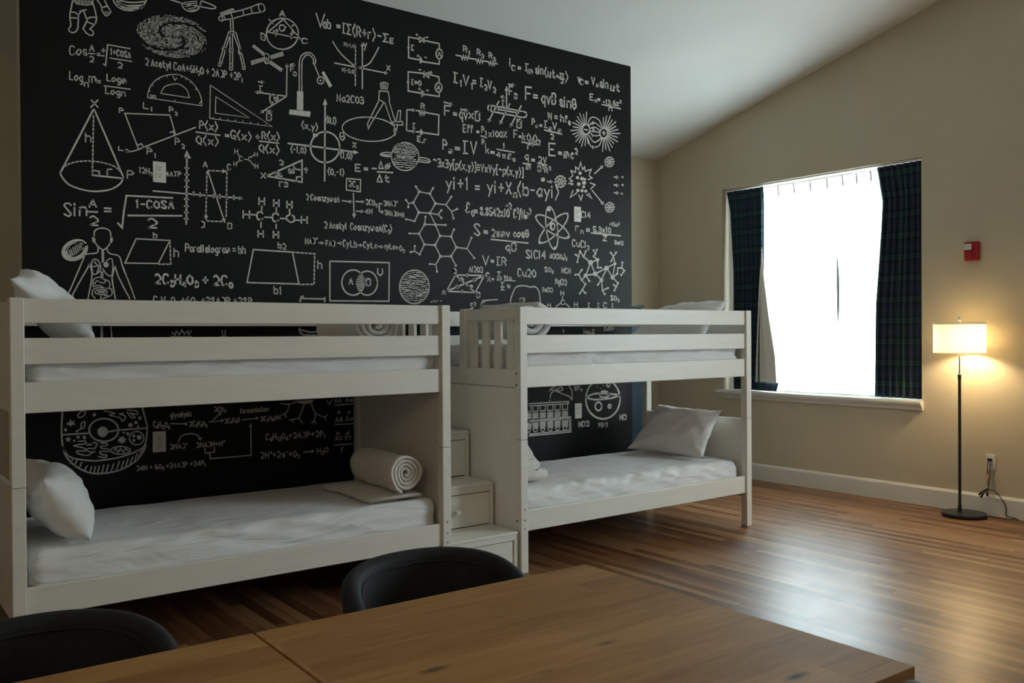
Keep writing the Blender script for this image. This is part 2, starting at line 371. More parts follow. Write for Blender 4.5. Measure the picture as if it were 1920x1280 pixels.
# unseen glowing globe behind the camera, added to brighten the room
def fill_pendant(x, y, z, label, watt):
    t = thing('fill_globe', label, 'lamp', (x, y, z))
    bm = bmesh.new(); bmesh.ops.create_uvsphere(bm, u_segments=32, v_segments=16, radius=.21, matrix=Matrix.Translation((x, y, z))); obj('globe', bm, M['globe'], t, True)
    obj('cord', add_tube(bmesh.new(), [(x, y, z + .20), (x, y, zceil(y) - .012)], .004, 8), M['black'], t)
    obj('ceiling_cap', add_lathe(bmesh.new(), [(.05, zceil(y) - .04), (.05, zceil(y) - .014)], (x, y, 0), 20), M['black'], t)
def globe_mat(watt):
    m, t, b = new_mat('fill_globe_glow'); b.inputs['Base Color'].default_value = (.9, .86, .78, 1)
    b.inputs['Emission Color'].default_value = (1, .82, .61, 1); b.inputs['Emission Strength'].default_value = watt
    return m
M['globe'] = globe_mat(FILL_GLOBE)
fill_pendant(-2.5, -1.3, 3.3, 'glowing globe added as unseen fill light behind the tables', 0)
# ------------------------------------------------------------------ bunk beds
FY, BY, PS = 3.9703, 4.985, .052          # front and back of the beds, post size
ZT, ZJ = 1.505, .752
RAILS = [(1.4045, 1.503), (1.240, 1.345), (1.046, 1.169)]
LOWR = (.232, .350)
def bolt(parent, p, axis, r=.006):
    bm = bmesh.new(); add_lathe(bm, [(r, -.002), (r, .001), (r * .6, .0015)], p, 10, axis); obj('bolt', bm, M['bolt'], parent)
def bunk(label, x0, x1, foot_right):
    t = thing('bunk_bed', label, 'bunk bed', ((x0 + x1) / 2, (FY + BY) / 2, 0), 'white bunk beds')
    W_ = M['white']
    for px0 in (x0, x1 - PS):
        for py0 in (FY, BY - PS):
            bm = bmesh.new()
            add_box(bm, px0, px0 + PS, py0, py0 + PS, 0, ZJ, .004); add_box(bm, px0, px0 + PS, py0, py0 + PS, ZJ + .0015, ZT, .004)
            obj('post', bm, W_, t)
    xa, xb = x0 + PS, x1 - PS
    for side, (ya, yb) in enumerate(((FY + .014, FY + .042), (BY - .042, BY - .014))):
        for nm, (za, zb) in zip(('guard_rail', 'guard_rail', 'side_rail', 'side_rail'), RAILS + [LOWR]):
            box(nm, W_, t, xa, xb, ya, yb, za, zb, .004)
    # slatted bases under the mattresses
    for zb in (LOWR[0] + .012, RAILS[2][0] + .012):
        for k in range(9):
            xx = xa + .06 + k * (xb - xa - .17) / 8
            box('slat', W_, t, xx, xx + .07, FY + .042, BY - .042, zb, zb + .02, .003)
    # head end: a low panel below, a tall panel above
    hx = (x0 + .012, x0 + .034) if foot_right else (x1 - .034, x1 - .012)
    box('headboard', W_, t, *hx, FY + PS, BY - PS, .20, .748, .003)
    box('headboard', W_, t, *hx, FY + PS, BY - PS, 1.046, 1.495, .003)
    # foot end beside the staircase: closed panel, end rail and partial guard
    fx = (x1 - .032, x1 - .008) if foot_right else (x0 + .008, x0 + .032)
    box('end_panel', W_, t, *fx, FY + PS, BY - PS, .02, 1.044, .003)
    box('end_rail', W_, t, *fx, FY + PS, BY - PS, 1.047, 1.150, .003)
    gx = (fx[0] - .006, fx[1] + .006)
    g = box('guard_panel', W_, t, *gx, FY + PS, 4.566, 1.432, 1.500, .003)
    obj('guard_post', add_box(bmesh.new(), *((gx[0] - .002, gx[1] + .006) if foot_right else (gx[0] - .012, gx[1] + .002)), 4.508, 4.566, 1.098, 1.506, .004), W_, t)
    for k in range(4):
        yy = 4.046 + k * .124
        box('guard_slat', W_, t, fx[0] + .002, fx[1] - .002, yy, yy + .062, 1.150, 1.432, .003)
    # bolts
    ex = x1 - .001 if foot_right else x0 - .0005
    if not foot_right:
        for z in (1.128, 1.062, .292, .235): bolt(t, (x0 - .0005, FY + .036, z), 0)
        for z in (.36, .30, .25): bolt(t, (x0 + .026, FY - .0005, z), 1, .0035)
        bolt(t, (x1 - PS - .001, BY - .03, .63), 0)
    else:
        for z in (.36, .30, .25): bolt(t, (x1 - .026, FY - .0005, z), 1, .0035)
    return t
bed_l = bunk('white low bunk bed at the left, below the cone drawing', .546, 2.6009, True)
bed_r = bunk('white low bunk bed nearest the window, with a slatted guard at its end', 3.0678, 5.1132, False)

# ------------------------------------------------------------------ staircase with drawers between the beds
def staircase():
    x0, x1 = 2.608, 3.061; W_ = M['white']
    t = thing('bunk_staircase', 'white staircase with storage drawers standing between the two bunk beds', 'staircase', ((x0 + x1) / 2, (FY + BY) / 2, 0))
    ys = [3.984, 4.222, 4.470, 4.718]; zs = [.240, .490, .769, 1.04]
    for i, (y, z) in enumerate(zip(ys, zs)):
        ye = (ys + [4.97])[i + 1] + .012
        zb = ([0] + zs)[i]
        box('tread', W_, t, x0, x1, y, ye, z - .018, z, .004)
        # riser: frame round a recessed front
        f = .028
        bm = bmesh.new(); y1 = y + .02
        yf = y + .004
        add_box(bm, x0, x0 + f, yf, y1, zb, z - .018, .0015); add_box(bm, x1 - f, x1, yf, y1, zb, z - .018, .0015)
        add_box(bm, x0 + f, x1 - f, yf, y1, z - .018 - (.034 if i else .03), z - .018, .0015); add_box(bm, x0 + f, x1 - f, yf, y1, zb, zb + .006, .0015)
        obj('riser_frame', bm, W_, t)
        if i in (1, 2):
            d = box('drawer', W_, t, x0 + f + .003, x1 - f - .003, y + .000, y + .22, zb + .012, z - .056, .003)
            bm = bmesh.new(); kx = x0 + .225 if i == 2 else x0 + .19
            zc_ = (zb + z) / 2 - .025
            prof = [(.007, 0), (.007, -.012), (.016, -.018), (.018, -.026), (.012, -.033), (.003, -.035)]
            add_lathe(bm, prof, (kx, y, zc_), 20, 1); obj('knob', bm, W_, d, True)
        else:
            box('riser_panel', W_, t, x0 + f, x1 - f, y + .012, y + .02, zb + .006, z - .052, 0)
    for xa, xb in ((x0, x0 + .014), (x1 - .014, x1)):
        pts = [(ys[0] + .024, 0), (4.97, 0), (4.97, 1.02)]
        for i in (3, 2, 1, 0):
            pts += [(ys[i] + .024, zs[i] - .02)]
            if i: pts += [(ys[i] + .024, zs[i - 1] - .02)]
        prism('side_panel', W_, t, pts, 0, xa, xb)
    return t
staircase()

# ------------------------------------------------------------------ bedding
def mattress_mesh(x0, x1, y0, y1, z0, z1, seed, amp=.008, crown=.012, fine=1):
    """rounded slab with soft wrinkles: sections across x"""
    N, R = 150, .05
    prof = []
    def arc(cy, cz, a0, a1, n=7):
        for k in range(n + 1):
            a = radians(a0 + (a1 - a0) * k / n); prof.append((cy + R * cos(a), cz + R * sin(a)))
    hy, hz = (y1 - y0) / 2, (z1 - z0) / 2
    prof.append((-hy, -hz + .02))
    for k in range(8): prof.append((-hy, -hz + .03 + (2 * hz - R - .03) * k / 7))
    arc(-hy + R, hz - R, 180, 90)
    for k in range(1, 34): prof.append((-hy + R + (2 * hy - 2 * R) * k / 34, hz))
    arc(hy - R, hz - R, 90, 0); prof.append((hy, -hz)); prof.append((-hy, -hz))
    m = len(prof); V = []; cy, cz = (y0 + y1) / 2, (z0 + z1) / 2
    for i in range(N + 1):
        u = i / N
        e = min(u, 1 - u) * (x1 - x0)
        k = 0 if e > R else R - math.sqrt(max(0, R * R - (R - e) ** 2))
        x = x0 + (x1 - x0) * u
        for (py, pz) in prof:
            fy, fz = (hy - k) / hy, (hz - k * .8) / hz
            yy, zz = cy + py * fy, cz + pz * (fz if pz > 0 else 1)
            top = max(0, min(1, (pz + hz) / (2 * hz)))
            zz += crown * (1 - (py / hy) ** 2) * (1 if pz > hz * .6 else 0)
            q = Vector((x * 3.2 * fine + pz * 14, seed + pz * 3.0, py * 1.6))
            d = 1 - abs(noise.noise(q)) * 2.2
            q2 = Vector((x * 6 * fine - pz * 15, seed + 7, py * 5)); d2 = noise.noise(q2)
            front = 1 if py < -hy + R * 1.3 else .28
            s = amp * (d * .9 + d2 * .7 * fine) * front * (top ** .5)
            yy += -min(s, .014) if py < 0 else s * .3
            zz += min(s, .02) * .5
            V.append((x, yy, zz))
    F = grid_faces(N + 1, m, False, True)
    F.append(tuple(range(m))); F.append(tuple(N * m + j for j in range(m))[::-1])
    return V, F
def fix(vf):
    me = bpy.data.meshes.new('tmp'); me.from_pydata(vf[0], [], vf[1]); bm = bmesh.new(); bm.from_mesh(me); bpy.data.meshes.remove(me)
    bmesh.ops.recalc_face_normals(bm, faces=bm.faces); return bm
def mattress(label, x0, x1, z0, z1, seed, **kw):
    o = obj('mattress', fix(mattress_mesh(x0, x1, FY + .064, BY - .060, z0, z1, seed, **kw)), M['sheet'], None, True)
    return tag(o, label, 'mattress', 'sheeted mattresses on the bunks')
GZL, GZU = LOWR[0] + .0335, RAILS[2][0] + .0335
mattress('white sheeted mattress on the lower bunk of the left bed', .618, 2.552, GZL, .470, 1.3, amp=.020)
mattress('white sheeted mattress on the upper bunk of the left bed', .618, 2.552, GZU, 1.275, 5.1, amp=.016)
mattress('white sheeted mattress on the lower bunk of the right bed', 3.121, 5.056, GZL, .452, 9.7, amp=.017, fine=1.6)
mattress('white sheeted mattress on the upper bunk of the right bed', 3.121, 5.056, GZU, 1.275, 14.2, amp=.014, fine=1.4)

def pillow(label, BL, BR, TR, TL, thick, seed, flip=1, pinch=.06):
    """cushion spanned by four corner points, puffed along its normal"""
    BL, BR, TR, TL = map(Vector, (BL, BR, TR, TL)); n = 34
    nrm = (BR - BL).cross(TL - BL).normalized() * flip
    V = []
    def P(i, j, side):
        u, v = i / n * 2 - 1, j / n * 2 - 1
        # corners stand out, edges drawn in
        uu = u * (1 - pinch * (1 - v * v)); vv = v * (1 - pinch * 1.2 * (1 - u * u))
        s, t = (uu + 1) / 2, (vv + 1) / 2
        p = BL * (1 - s) * (1 - t) + BR * s * (1 - t) + TR * s * t + TL * (1 - s) * t
        h = ((1 - abs(u) ** 2.6) * (1 - abs(v) ** 2.6)) ** .62
        wr = noise.noise(Vector((u * 2.4 + v * 1.2, v * 3 - u * 1.4, seed))) * .018 + noise.noise(Vector((u * 7, v * 5, seed + 3))) * .006
        edge = min(1, h * 3)
        return p + nrm * side * (thick / 2 * h + wr * edge)
    idx = {}
    for side in (1, -1):
        for i in range(n + 1):
            for j in range(n + 1):
                if side == -1 and (i in (0, n) or j in (0, n)): idx[i, j, -1] = idx[i, j, 1]; continue
                idx[i, j, side] = len(V); V.append(P(i, j, side))
    F = []
    for side in (1, -1):
        for i in range(n):
            for j in range(n):
                q = (idx[i, j, side], idx[i + 1, j, side], idx[i + 1, j + 1, side], idx[i, j + 1, side])
                F.append(q if side == 1 else q[::-1])
    o = obj('pillow', fix((V, F)), M['pillow'], None, True)
    return tag(o, label, 'pillow', 'white pillows on the bunks')
pillow('white pillow leaning on the headboard of the right lower bunk', (4.705, 4.795, 0.49), (4.786, 4.129, 0.482), (4.994, 4.139, 0.8), (5.004, 4.755, 0.81), .17, 2.2)
pillow('white pillow leaning on the left post of the left lower bunk', (0.850, 4.050, 0.492), (0.890, 4.690, 0.510), (0.700, 4.670, 0.79), (0.668, 4.050, 0.765), .235, 4.4, -1, .03)
pillow('white pillow peaking above the guard rail at the far left of the left upper bunk', (0.895, 4.129, 1.330), (0.955, 4.800, 1.330), (0.700, 4.740, 1.675), (0.565, 4.110, 1.585), .18, 6.1, -1)
pillow('white pillow peeping over the top rail at the window end of the right upper bunk', (4.674, 4.755, 1.325), (4.755, 4.100, 1.315), (5.030, 4.090, 1.585), (4.999, 4.697, 1.55), .15, 8.8)

def roll(name, label, c, length, R, turns, thick, ang, sx=1, sz=1, mat='towel', seed=0, r0=.012):
    """a spiral of cloth, its axis level and turned by ang from -y; c = centre of the near end"""
    N, K, L = int(turns * 40), 0, 14
    prof_o, prof_i = [], []
    for k in range(N + 1):
        f = k / N; a = 2 * pi * turns * f - pi * .6
        rr = r0 + (R - r0) * f
        wob = 1 + .03 * sin(3 * a + seed)
        prof_o.append(((rr + thick / 2) * wob * cos(a), (rr + thick / 2) * wob * sin(a)))
        prof_i.append((max(.002, rr - thick / 2) * wob * cos(a), max(.002, rr - thick / 2) * wob * sin(a)))
    prof = prof_o + prof_i[::-1]; m = len(prof); V = []
    ca, sa = cos(ang), sin(ang)
    for i in range(L + 1):
        t = i / L; inset = 0
        sc = 1 - (.10 * max(0, 1 - t * 8) ** 2 if i == 0 else 0) * 0 + .03 * sin(t * 5 + seed)
        for j, (px, pz) in enumerate(prof):
            rad = math.hypot(px, pz) / (R + thick)
            cone = .022 * (1 - rad) if i == 0 else 0
            nz = noise.noise(Vector((px * 9, pz * 9, t * 3 + seed))) * .008
            x, z = px * sx * sc + nz, pz * sz * sc + nz
            d = length * t + cone
            V.append((c[0] + x * ca - d * sa, c[1] + x * sa + d * ca, c[2] + z))
    F = grid_faces(L + 1, m, False, True)
    h = len(prof_o)
    for base, rev in ((0, False), (L * m, True)):
        for k in range(h - 1):
            q = (base + k, base + k + 1, base + m - 2 - k, base + m - 1 - k)
            F.append(q[::-1] if rev else q)
    o = obj(name, fix((V, F)), M[mat], None, True)
    return tag(o, label, 'blanket', 'rolled and folded white blankets')
roll('rolled_blanket', 'cream blanket rolled into a tight spiral at the foot of the left lower bunk', (2.388, 4.062, 0.622), .50, .094, 4, .0165, radians(-2), seed=1)
roll('rolled_blanket', 'cream blanket rolled loosely at the foot of the left upper bunk', (2.353, 4.305, 1.405), .50, .112, 3, .026, radians(-2), 1.18, .95, seed=4)
roll('rolled_blanket', 'large white blanket bundled behind the slatted guard of the right upper bunk', (3.287, 4.129, 1.425), .60, .125, 2.5, .030, 0, 1.1, .92, 'sheet', 7)
def folded(label, x0, x1, y0, y1, z0, layers, th, seed):
    """a stack of cloth layers folded back on itself, rounded along its right edge"""
    n = 30; prof = []
    for k in range(layers):
        za = z0 + th * k; s = 1 - .16 * k
        xr = x0 + (x1 - x0) * s
        zc = za + th / 2
        prof.append((xr - th / 2, za + .004))
        for q in range(9):
            a = -pi / 2 + pi * q / 8; prof.append((xr - th / 2 + th * .52 * cos(a), zc + th * .48 * sin(a)))
        prof.append((xr - th * .9, za + th - .001))
    prof.append((x0, z0 + th * layers)); prof.append((x0, z0))
    m = len(prof); V = []
    for i in range(n + 1):
        t = i / n; y = y0 + (y1 - y0) * t; e = min(t, 1 - t) * 2
        for (px, pz) in prof:
            w_ = noise.noise(Vector((px * 8, y * 7, pz * 9 + seed))) * .016
            V.append((px + w_, y, max(z0 + .001, z0 + (pz - z0) * (.80 + .2 * min(1, e * 4)) + w_ * .6)))
    F = grid_faces(n + 1, m, False, True); F.append(tuple(range(m))); F.append(tuple(n * m + j for j in range(m))[::-1])
    o = obj('folded_blanket', fix((V, F)), M['towel'], None, True)
    return tag(o, label, 'blanket', 'rolled and folded white blankets')
folded('white blanket folded in thick layers at the stair end of the right lower bunk', 3.110, 3.414, 4.159, 4.716, .474, 3, .082, 3)
folded('flat cream throw folded under the rolled blanket on the left lower bunk', 2.170, 2.475, 4.060, 4.620, .492, 1, .024, 5)
# ------------------------------------------------------------------ curtains
def cloth(rows, cols, ya, yb, z0, z1, xc, amp, folds, seed, uvw, loose=.012, flare=0):
    """hanging folded sheet. ya(t), yb(t): its two edges at height fraction t from the bottom"""
    bm = bmesh.new(); uvl = bm.loops.layers.uv.new('UVMap'); V = []; UV = {}
    for i in range(rows + 1):
        t = i / rows; z = z0 + (z1 - z0) * t
        a, b = ya(t), yb(t)
        k = amp * (1 - .45 * max(0, (t - .9) / .1))
        for j in range(cols + 1):
            s = j / cols
            ph = 2 * pi * folds * s + .8 * noise.noise(Vector((s * 3, t * 1.2, seed)))
            x = xc + k * (sin(ph) + .35 * sin(2 * ph + 1.3 + 2 * t)) + loose * noise.noise(Vector((s * 5, t * 2.4, seed + 5)))
            x -= flare * s * (1.15 - t)
            y = a + (b - a) * s + .4 * k * cos(ph) * (0 if j in (0, cols) else 1)
            v = bm.verts.new((x, y, z)); V.append(v); UV[v] = (s * uvw, z)
    for q in grid_faces(rows + 1, cols + 1):
        f = bm.faces.new([V[k] for k in q]); f.smooth = True
        for l in f.loops: l[uvl].uv = UV[l.vert]
    bm.normal_update(); bmesh.ops.solidify(bm, geom=bm.faces[:], thickness=.003)
    for f in bm.faces: f.smooth = True
    return bm
def lerp(pts):
    def f(t):
        for (t0, v0), (t1, v1) in zip(pts, pts[1:]):
            if t <= t1: return v0 + (v1 - v0) * (t - t0) / (t1 - t0)
        return pts[-1][1]
    return f
CX = XR + .052
zt_, zb_ = WIN[3] - .020, WIN[2] + .012
ct = thing('plaid_curtain', 'plaid curtain at the left of the window, its white lining turned out', 'curtain', (CX, 5.33, zb_), 'plaid curtains of the window')
obj('curtain_panel', cloth(60, 90, lerp([(0, 5.50), (.6, 5.50), (.9, 5.53), (1, 5.572)]), lerp([(0, 5.16), (.3, 5.16), (.65, 5.145), (.9, 5.14), (1, 5.15)]), zb_, zt_, CX, .017, 7, 1.0, 1.5, .006), M['tartan'], ct)
obj('lining', cloth(40, 24, lerp([(0, 5.225), (.6, 5.185), (1, 5.150)]), lerp([(0, 4.965), (.2, 4.985), (.5, 5.06), (.8, 5.12), (1, 5.14)]), zb_ + .075, zb_ + 1.30, CX - .030, .0035, 1.4, 2.0, .3, .002, .03), M['lining'], ct)
obj('hem', cloth(8, 24, lerp([(0, 5.235), (1, 5.225)]), lerp([(0, 4.965), (1, 4.965)]), zb_, zb_ + .077, CX - .030, .0035, 1.4, 2.0, .3, .002, .033), M['tartan'], ct)
ct2 = thing('plaid_curtain', 'plaid curtain at the right of the window, next to the floor lamp', 'curtain', (CX, 3.83, zb_), 'plaid curtains of the window')
obj('curtain_panel', cloth(60, 90, lerp([(0, 3.634), (1, 3.634)]), lerp([(0, 4.045), (.4, 4.035), (.75, 3.985), (.85, 3.975), (1, 4.025)]), zb_, zt_ + .002, CX, .017, 7, 3.0, 1.5, .006), M['tartan'], ct2)
# sheers
def sheer_panel(label, y0, y1, y0b, y1b, seed):
    r = thing('sheer_curtain', label, 'curtain', (SX, (y0 + y1) / 2, zb_), 'white sheer curtains')
    obj('sheer_panel', cloth(30, 120, lerp([(0, y0), (.30, y0), (.42, y0b), (.5, y0b), (.68, y0), (1, y0)]), lerp([(0, y1), (.30, y1), (.42, y1b), (.55, y1b), (.68, y1), (1, y1)]), zb_ + .004, zt_ - .07, SX, .007, 12, seed, 2), M['sheer'], r)
    obj('pleated_heading', cloth(4, 120, lerp([(0, y0), (1, y0)]), lerp([(0, y1), (1, y1)]), zt_ - .075, zt_ - .01, SX, .007, 12, seed, 2), M['sheer'], r)
    for k in range(6):
        yy = y0 + (y1 - y0) * (k + .5) / 6
        prism('pleat', M['lining'], r, [(SX - .026, zt_ - .012), (SX - .012, zt_ - .012), (SX - .011, zt_ - .10), (SX - .015, zt_ - .085)], 1, yy - .007, yy + .007)
SX = XR + .095
sheer_panel('thin white sheer curtain covering the right half of the window', 3.64, 4.419, 3.64, 4.402, 1)
sheer_panel('thin white sheer curtain covering the left half of the window', 4.421, 5.42, 4.425, 5.42, 2)
tr = struct(box('trim_1', M['trim'], None, XR + .02, XR + .098, WIN[0] + .01, WIN[1] - .01, WIN[3] - .016, WIN[3] - .001, .002))
tr.name = 'curtain_track'; del tr['kind']; tag(tr, 'slim white curtain track under the top of the window opening', 'curtain track')

# ------------------------------------------------------------------ floor lamp
def lamp():
    cx, cy = 6.570, 3.205
    t = thing('floor_lamp', 'lit floor lamp with white drum shade and round black base beside the plaid curtain', 'lamp', (cx, cy, 0))
    px, py = cx - .018, cy + .022
    bm = add_lathe(bmesh.new(), [(.140, 0), (.150, .004), (.152, .022), (.148, .028), (.02, .032)], (cx, cy, 0), 56); obj('base', bm, M['black'], t)
    bm = add_lathe(bmesh.new(), [(.013, .028), (.013, .075), (.0105, .085), (.0105, .40), (.012, .402), (.012, .41), (.0105, .412), (.0105, 1.00), (.0125, 1.002), (.0125, 1.035), (.008, 1.04)], (px, py, 0), 20); obj('pole', bm, M['black'], t)
    bm = add_lathe(bmesh.new(), [(.006, 1.035), (.006, 1.30), (.011, 1.302), (.011, 1.345), (.006, 1.347), (.006, 1.42)], (px, py, 0), 16); obj('stem', bm, M['chrome'], t)
    sz0, sz1, sr = 1.195, 1.418, .176
    n = 64; bm = bmesh.new()
    prof = [(sr, sz0), (sr, sz0 + .006), (sr - .001, sz0 + .012), (sr - .001, sz1 - .012), (sr, sz1 - .006), (sr, sz1), (sr - .004, sz1), (sr - .004, sz0)]
    add_lathe(bm, prof + [prof[0]], (px, py, 0), n, cap=False); bmesh.ops.remove_doubles(bm, verts=bm.verts, dist=1e-5)
    bmesh.ops.recalc_face_normals(bm, faces=bm.faces)
    sh = obj('lamp_shade', bm, M['shade'], t)
    bm = add_lathe(bmesh.new(), [(.055, sz1 - .018), (sr - .003, sz1 - .018), (sr - .003, sz1 - .016), (.055, sz1 - .016), (.055, sz1 - .018)], (px, py, 0), 48, cap=False); bmesh.ops.remove_doubles(bm, verts=bm.verts, dist=1e-5); obj('added_light_ring', bm, M['shade'], sh)  # unseen ring added inside the shade to narrow its upward light
    bm = bmesh.new()
    for k in range(3):
        a = 2 * pi * k / 3 + .4; add_tube(bm, [(px, py, sz1 - .012), (px + (sr - .003) * cos(a), py + (sr - .003) * sin(a), sz1 - .012)], .002, 6)
    obj('shade_spider', bm, M['chrome'], sh)
    bm = add_lathe(bmesh.new(), [(.004, 1.415), (.012, 1.42), (.012, 1.424), (.005, 1.428), (.008, 1.436), (.008, 1.444), (.004, 1.458), (.001, 1.460)], (px, py, 0), 16); obj('finial', bm, M['chrome'], t)
    bm = add_lathe(bmesh.new(), [(.012, 1.225), (.013, 1.240), (.029, 1.260), (.033, 1.280), (.027, 1.303), (.008, 1.316)], (px + .065, py - .02, 0), 20); obj('bulb', bm, M['bulb'], t)
    l = bpy.data.lights.new('lamp_light', 'POINT'); l.energy = LAMP_W; l.color = (1, .74, .40); l.shadow_soft_size = .035
    o = bpy.data.objects.new('lamp_light', l); COL.objects.link(o); o.location = (px + .065 - cx, py - .02 - cy, 1.278); o.parent = t
LAMP_W = 11.5
lamp()

# ------------------------------------------------------------------ wall fittings
def receptacle(label, c, axis, sgn, plug=False, dark='slot'):
    """duplex outlet; axis: normal axis of the wall, sgn: direction towards the room"""
    t = thing('power_outlet', label, 'outlet', c, 'white wall outlets')
    def Q(u, d, v):   # u across, d out of the wall, v up
        return (c[0] + u, c[1] + sgn * d, c[2] + v) if axis == 1 else (c[0] + sgn * d, c[1] + u, c[2] + v)
    def bx(name, mat, par, u0, u1, d0, d1, v0, v1, bev=.001):
        a, b = Q(u0, d0, v0), Q(u1, d1, v1)
        return obj(name, add_box(bmesh.new(), min(a[0], b[0]), max(a[0], b[0]), min(a[1], b[1]), max(a[1], b[1]), a[2], b[2], bev), mat, par)
    bx('cover_plate', M['plastic'], t, -.035, .035, .0005, .006, -.057, .057, .002)
    for v in (-.020, .020):
        s = bx('socket', M['plastic'], t, -.017, .017, .005, .008, v - .0145, v + .0145, .002)
        for u0, u1, v0, v1 in ((-.0085, -.0055, .000, .009), (.0055, .0085, .000, .009), (-.003, .003, -.0095, -.004)):
            bx('slot', M[dark], s, u0, u1, .0078, .0084, v + v0, v + v1, 0)
    return t
receptacle('white outlet on the chalkboard beside the 4ATP writing', (1.4325, YB, 2.2525), 1, -1)
receptacle('white outlet on the chalkboard beside the Cl4 writing, right of the atom drawing', (4.487, YB, 2.255), 1, -1)
receptacle('white outlet on the chalkboard above the left lower bunk, right of the cell drawing', (1.4195, YB, .770), 1, -1)
receptacle('white outlet on the chalkboard above the right lower bunk, right of the test tubes', (4.4845, YB, .767), 1, -1)
oc = (XR, 3.1015, .389)
receptacle('white outlet on the beige wall right of the floor lamp, with black plugs in it', oc, 0, -1)
def fire_alarm():
    c = (XR, 3.2255, 1.947)
    t = thing('fire_alarm', 'small red fire alarm strobe on the beige wall above the floor lamp', 'fire alarm', c)
    bm = add_box(bmesh.new(), XR - .040, XR - .0005, c[1] - .053, c[1] + .053, c[2] - .070, c[2] + .070, .010, 3); obj('housing', bm, M['red'], t, False)
    bm = add_box(bmesh.new(), XR - .062, XR - .039, c[1] - .012, c[1] + .044, c[2] + .008, c[2] + .054, .009, 3); obj('strobe_lens', bm, M['lens'], t)
    bm = add_box(bmesh.new(), XR - .046, XR - .039, c[1] - .010, c[1] + .042, c[2] - .052, c[2] - .006, .003, 2); obj('sounder_grille', bm, M['red'], t)
fire_alarm()
def cords():
    # black charger plug and tangle
    t = thing('lamp_cord', 'black power cord looping from the wall outlet along the baseboard to the lamp base', 'cord', (XR - .02, 3.11, 0))
    x = XR - .022
    bm = add_box(bmesh.new(), XR - .030, XR - .009, oc[1] - .014, oc[1] + .014, oc[2] + .008, oc[2] + .032, .004); obj('plug', bm, M['black'], t)
    p = [(XR - .028, oc[1] + .004, oc[2] + .02), (XR - .04, oc[1] + .008, oc[2] - .02), (x, oc[1] + .012, oc[2] - .10), (x, oc[1] + .010, oc[2] - .17), (x, oc[1], oc[2] - .20),
         (x, oc[1] - .03, oc[2] - .202), (x, oc[1] - .085, oc[2] - .255), (x, oc[1] - .115, oc[2] - .31), (x, oc[1] - .115, oc[2] - .365), (x - .01, oc[1] - .135, oc[2] - .375), (x - .02, oc[1] - .19, oc[2] - .378),
         (x - .03, oc[1] - .215, oc[2] - .392), (x - .04, oc[1] - .205, .012), (x - .05, oc[1] - .15, .005), (x - .055, oc[1] - .05, .004), (x - .05, oc[1] + .05, .004), (XR - .06, oc[1] + .08, .006), (XR - .09, oc[1] + .10, .012)]
    obj('cable', add_tube(bmesh.new(), smooth_path(p, 8), .0032, 8), M['black'], t, True)
    t2 = thing('charging_cable', 'bundle of black charger plugs dangling under the outlet above the baseboard', 'cable', (XR - .03, 3.12, .2))
    y0, z0 = oc[1] + .008, oc[2] - .185
    for dy, dz in ((.062, -.060), (.048, -.078), (.002, -.062)):
        a = Vector((XR - .030, y0, z0 - .008)); b = Vector((XR - .036, y0 + dy, z0 + dz)); m_ = a.lerp(b, .5) + Vector((-.004, 0, .006))
        obj('cable_end', add_tube(bmesh.new(), smooth_path([a, m_, b], 6), [.0045] * 8 + [.0075] * 5, 8), M['black'], t2, True)
    obj('cable', add_tube(bmesh.new(), smooth_path([(XR - .026, oc[1] - .006, oc[2] - .005), (XR - .034, oc[1] - .008, oc[2] - .06), (XR - .03, oc[1] - .004, oc[2] - .13), (XR - .030, y0, z0 - .006)], 8), .0026, 8), M['black'], t2, True)
    bm = bmesh.new()
    V = [(XR - .027, oc[1] + .040, oc[2] - .088), (XR - .030, oc[1] + .010, oc[2] - .080), (XR - .029, oc[1] + .000, oc[2] - .098), (XR - .031, oc[1] + .008, oc[2] - .122), (XR - .030, oc[1] + .026, oc[2] - .112), (XR - .028, oc[1] + .045, oc[2] - .104)]
    a = [bm.verts.new(v) for v in V]; b = [bm.verts.new((v[0] - .002, v[1], v[2])) for v in V]
    bm.faces.new(a); bm.faces.new(b[::-1])
    for i in range(6): bm.faces.new((a[i], a[(i + 1) % 6], b[(i + 1) % 6], b[i]))
    obj('paper_tag', bm, M['pink'], t2)
cords()

# ------------------------------------------------------------------ tables
TURN = radians(-.9)                     # the pair of tables stands a touch askew
def table(label, cx, cy, mat):
    hw, hd, zt = .4400, .4485, .750
    x0, x1, y0, y1 = cx - hw, cx + hw, cy - hd, cy + hd
    t = thing('dining_table', label, 'table', (cx, cy, 0), 'square oak tables pushed together')
    box('tabletop', M[mat], t, x0, x1, y0, y1, zt - .042, zt, .0015)
    for lx in (x0 + .004, x1 - .054):
        for ly in (y0 + .004, y1 - .054): box('leg', M[mat], t, lx, lx + .05, ly, ly + .05, 0, zt - .042, .003)
    t.rotation_euler = (0, 0, TURN)
TX, TY = 1.103, 1.292
table('oak table with the free corner, right of the dark seam, in the foreground', TX, TY, 'oak')
table('oak table left of the dark seam, in the bottom left foreground', TX - .8855 * cos(TURN), TY - .8855 * sin(TURN), 'oak_b')

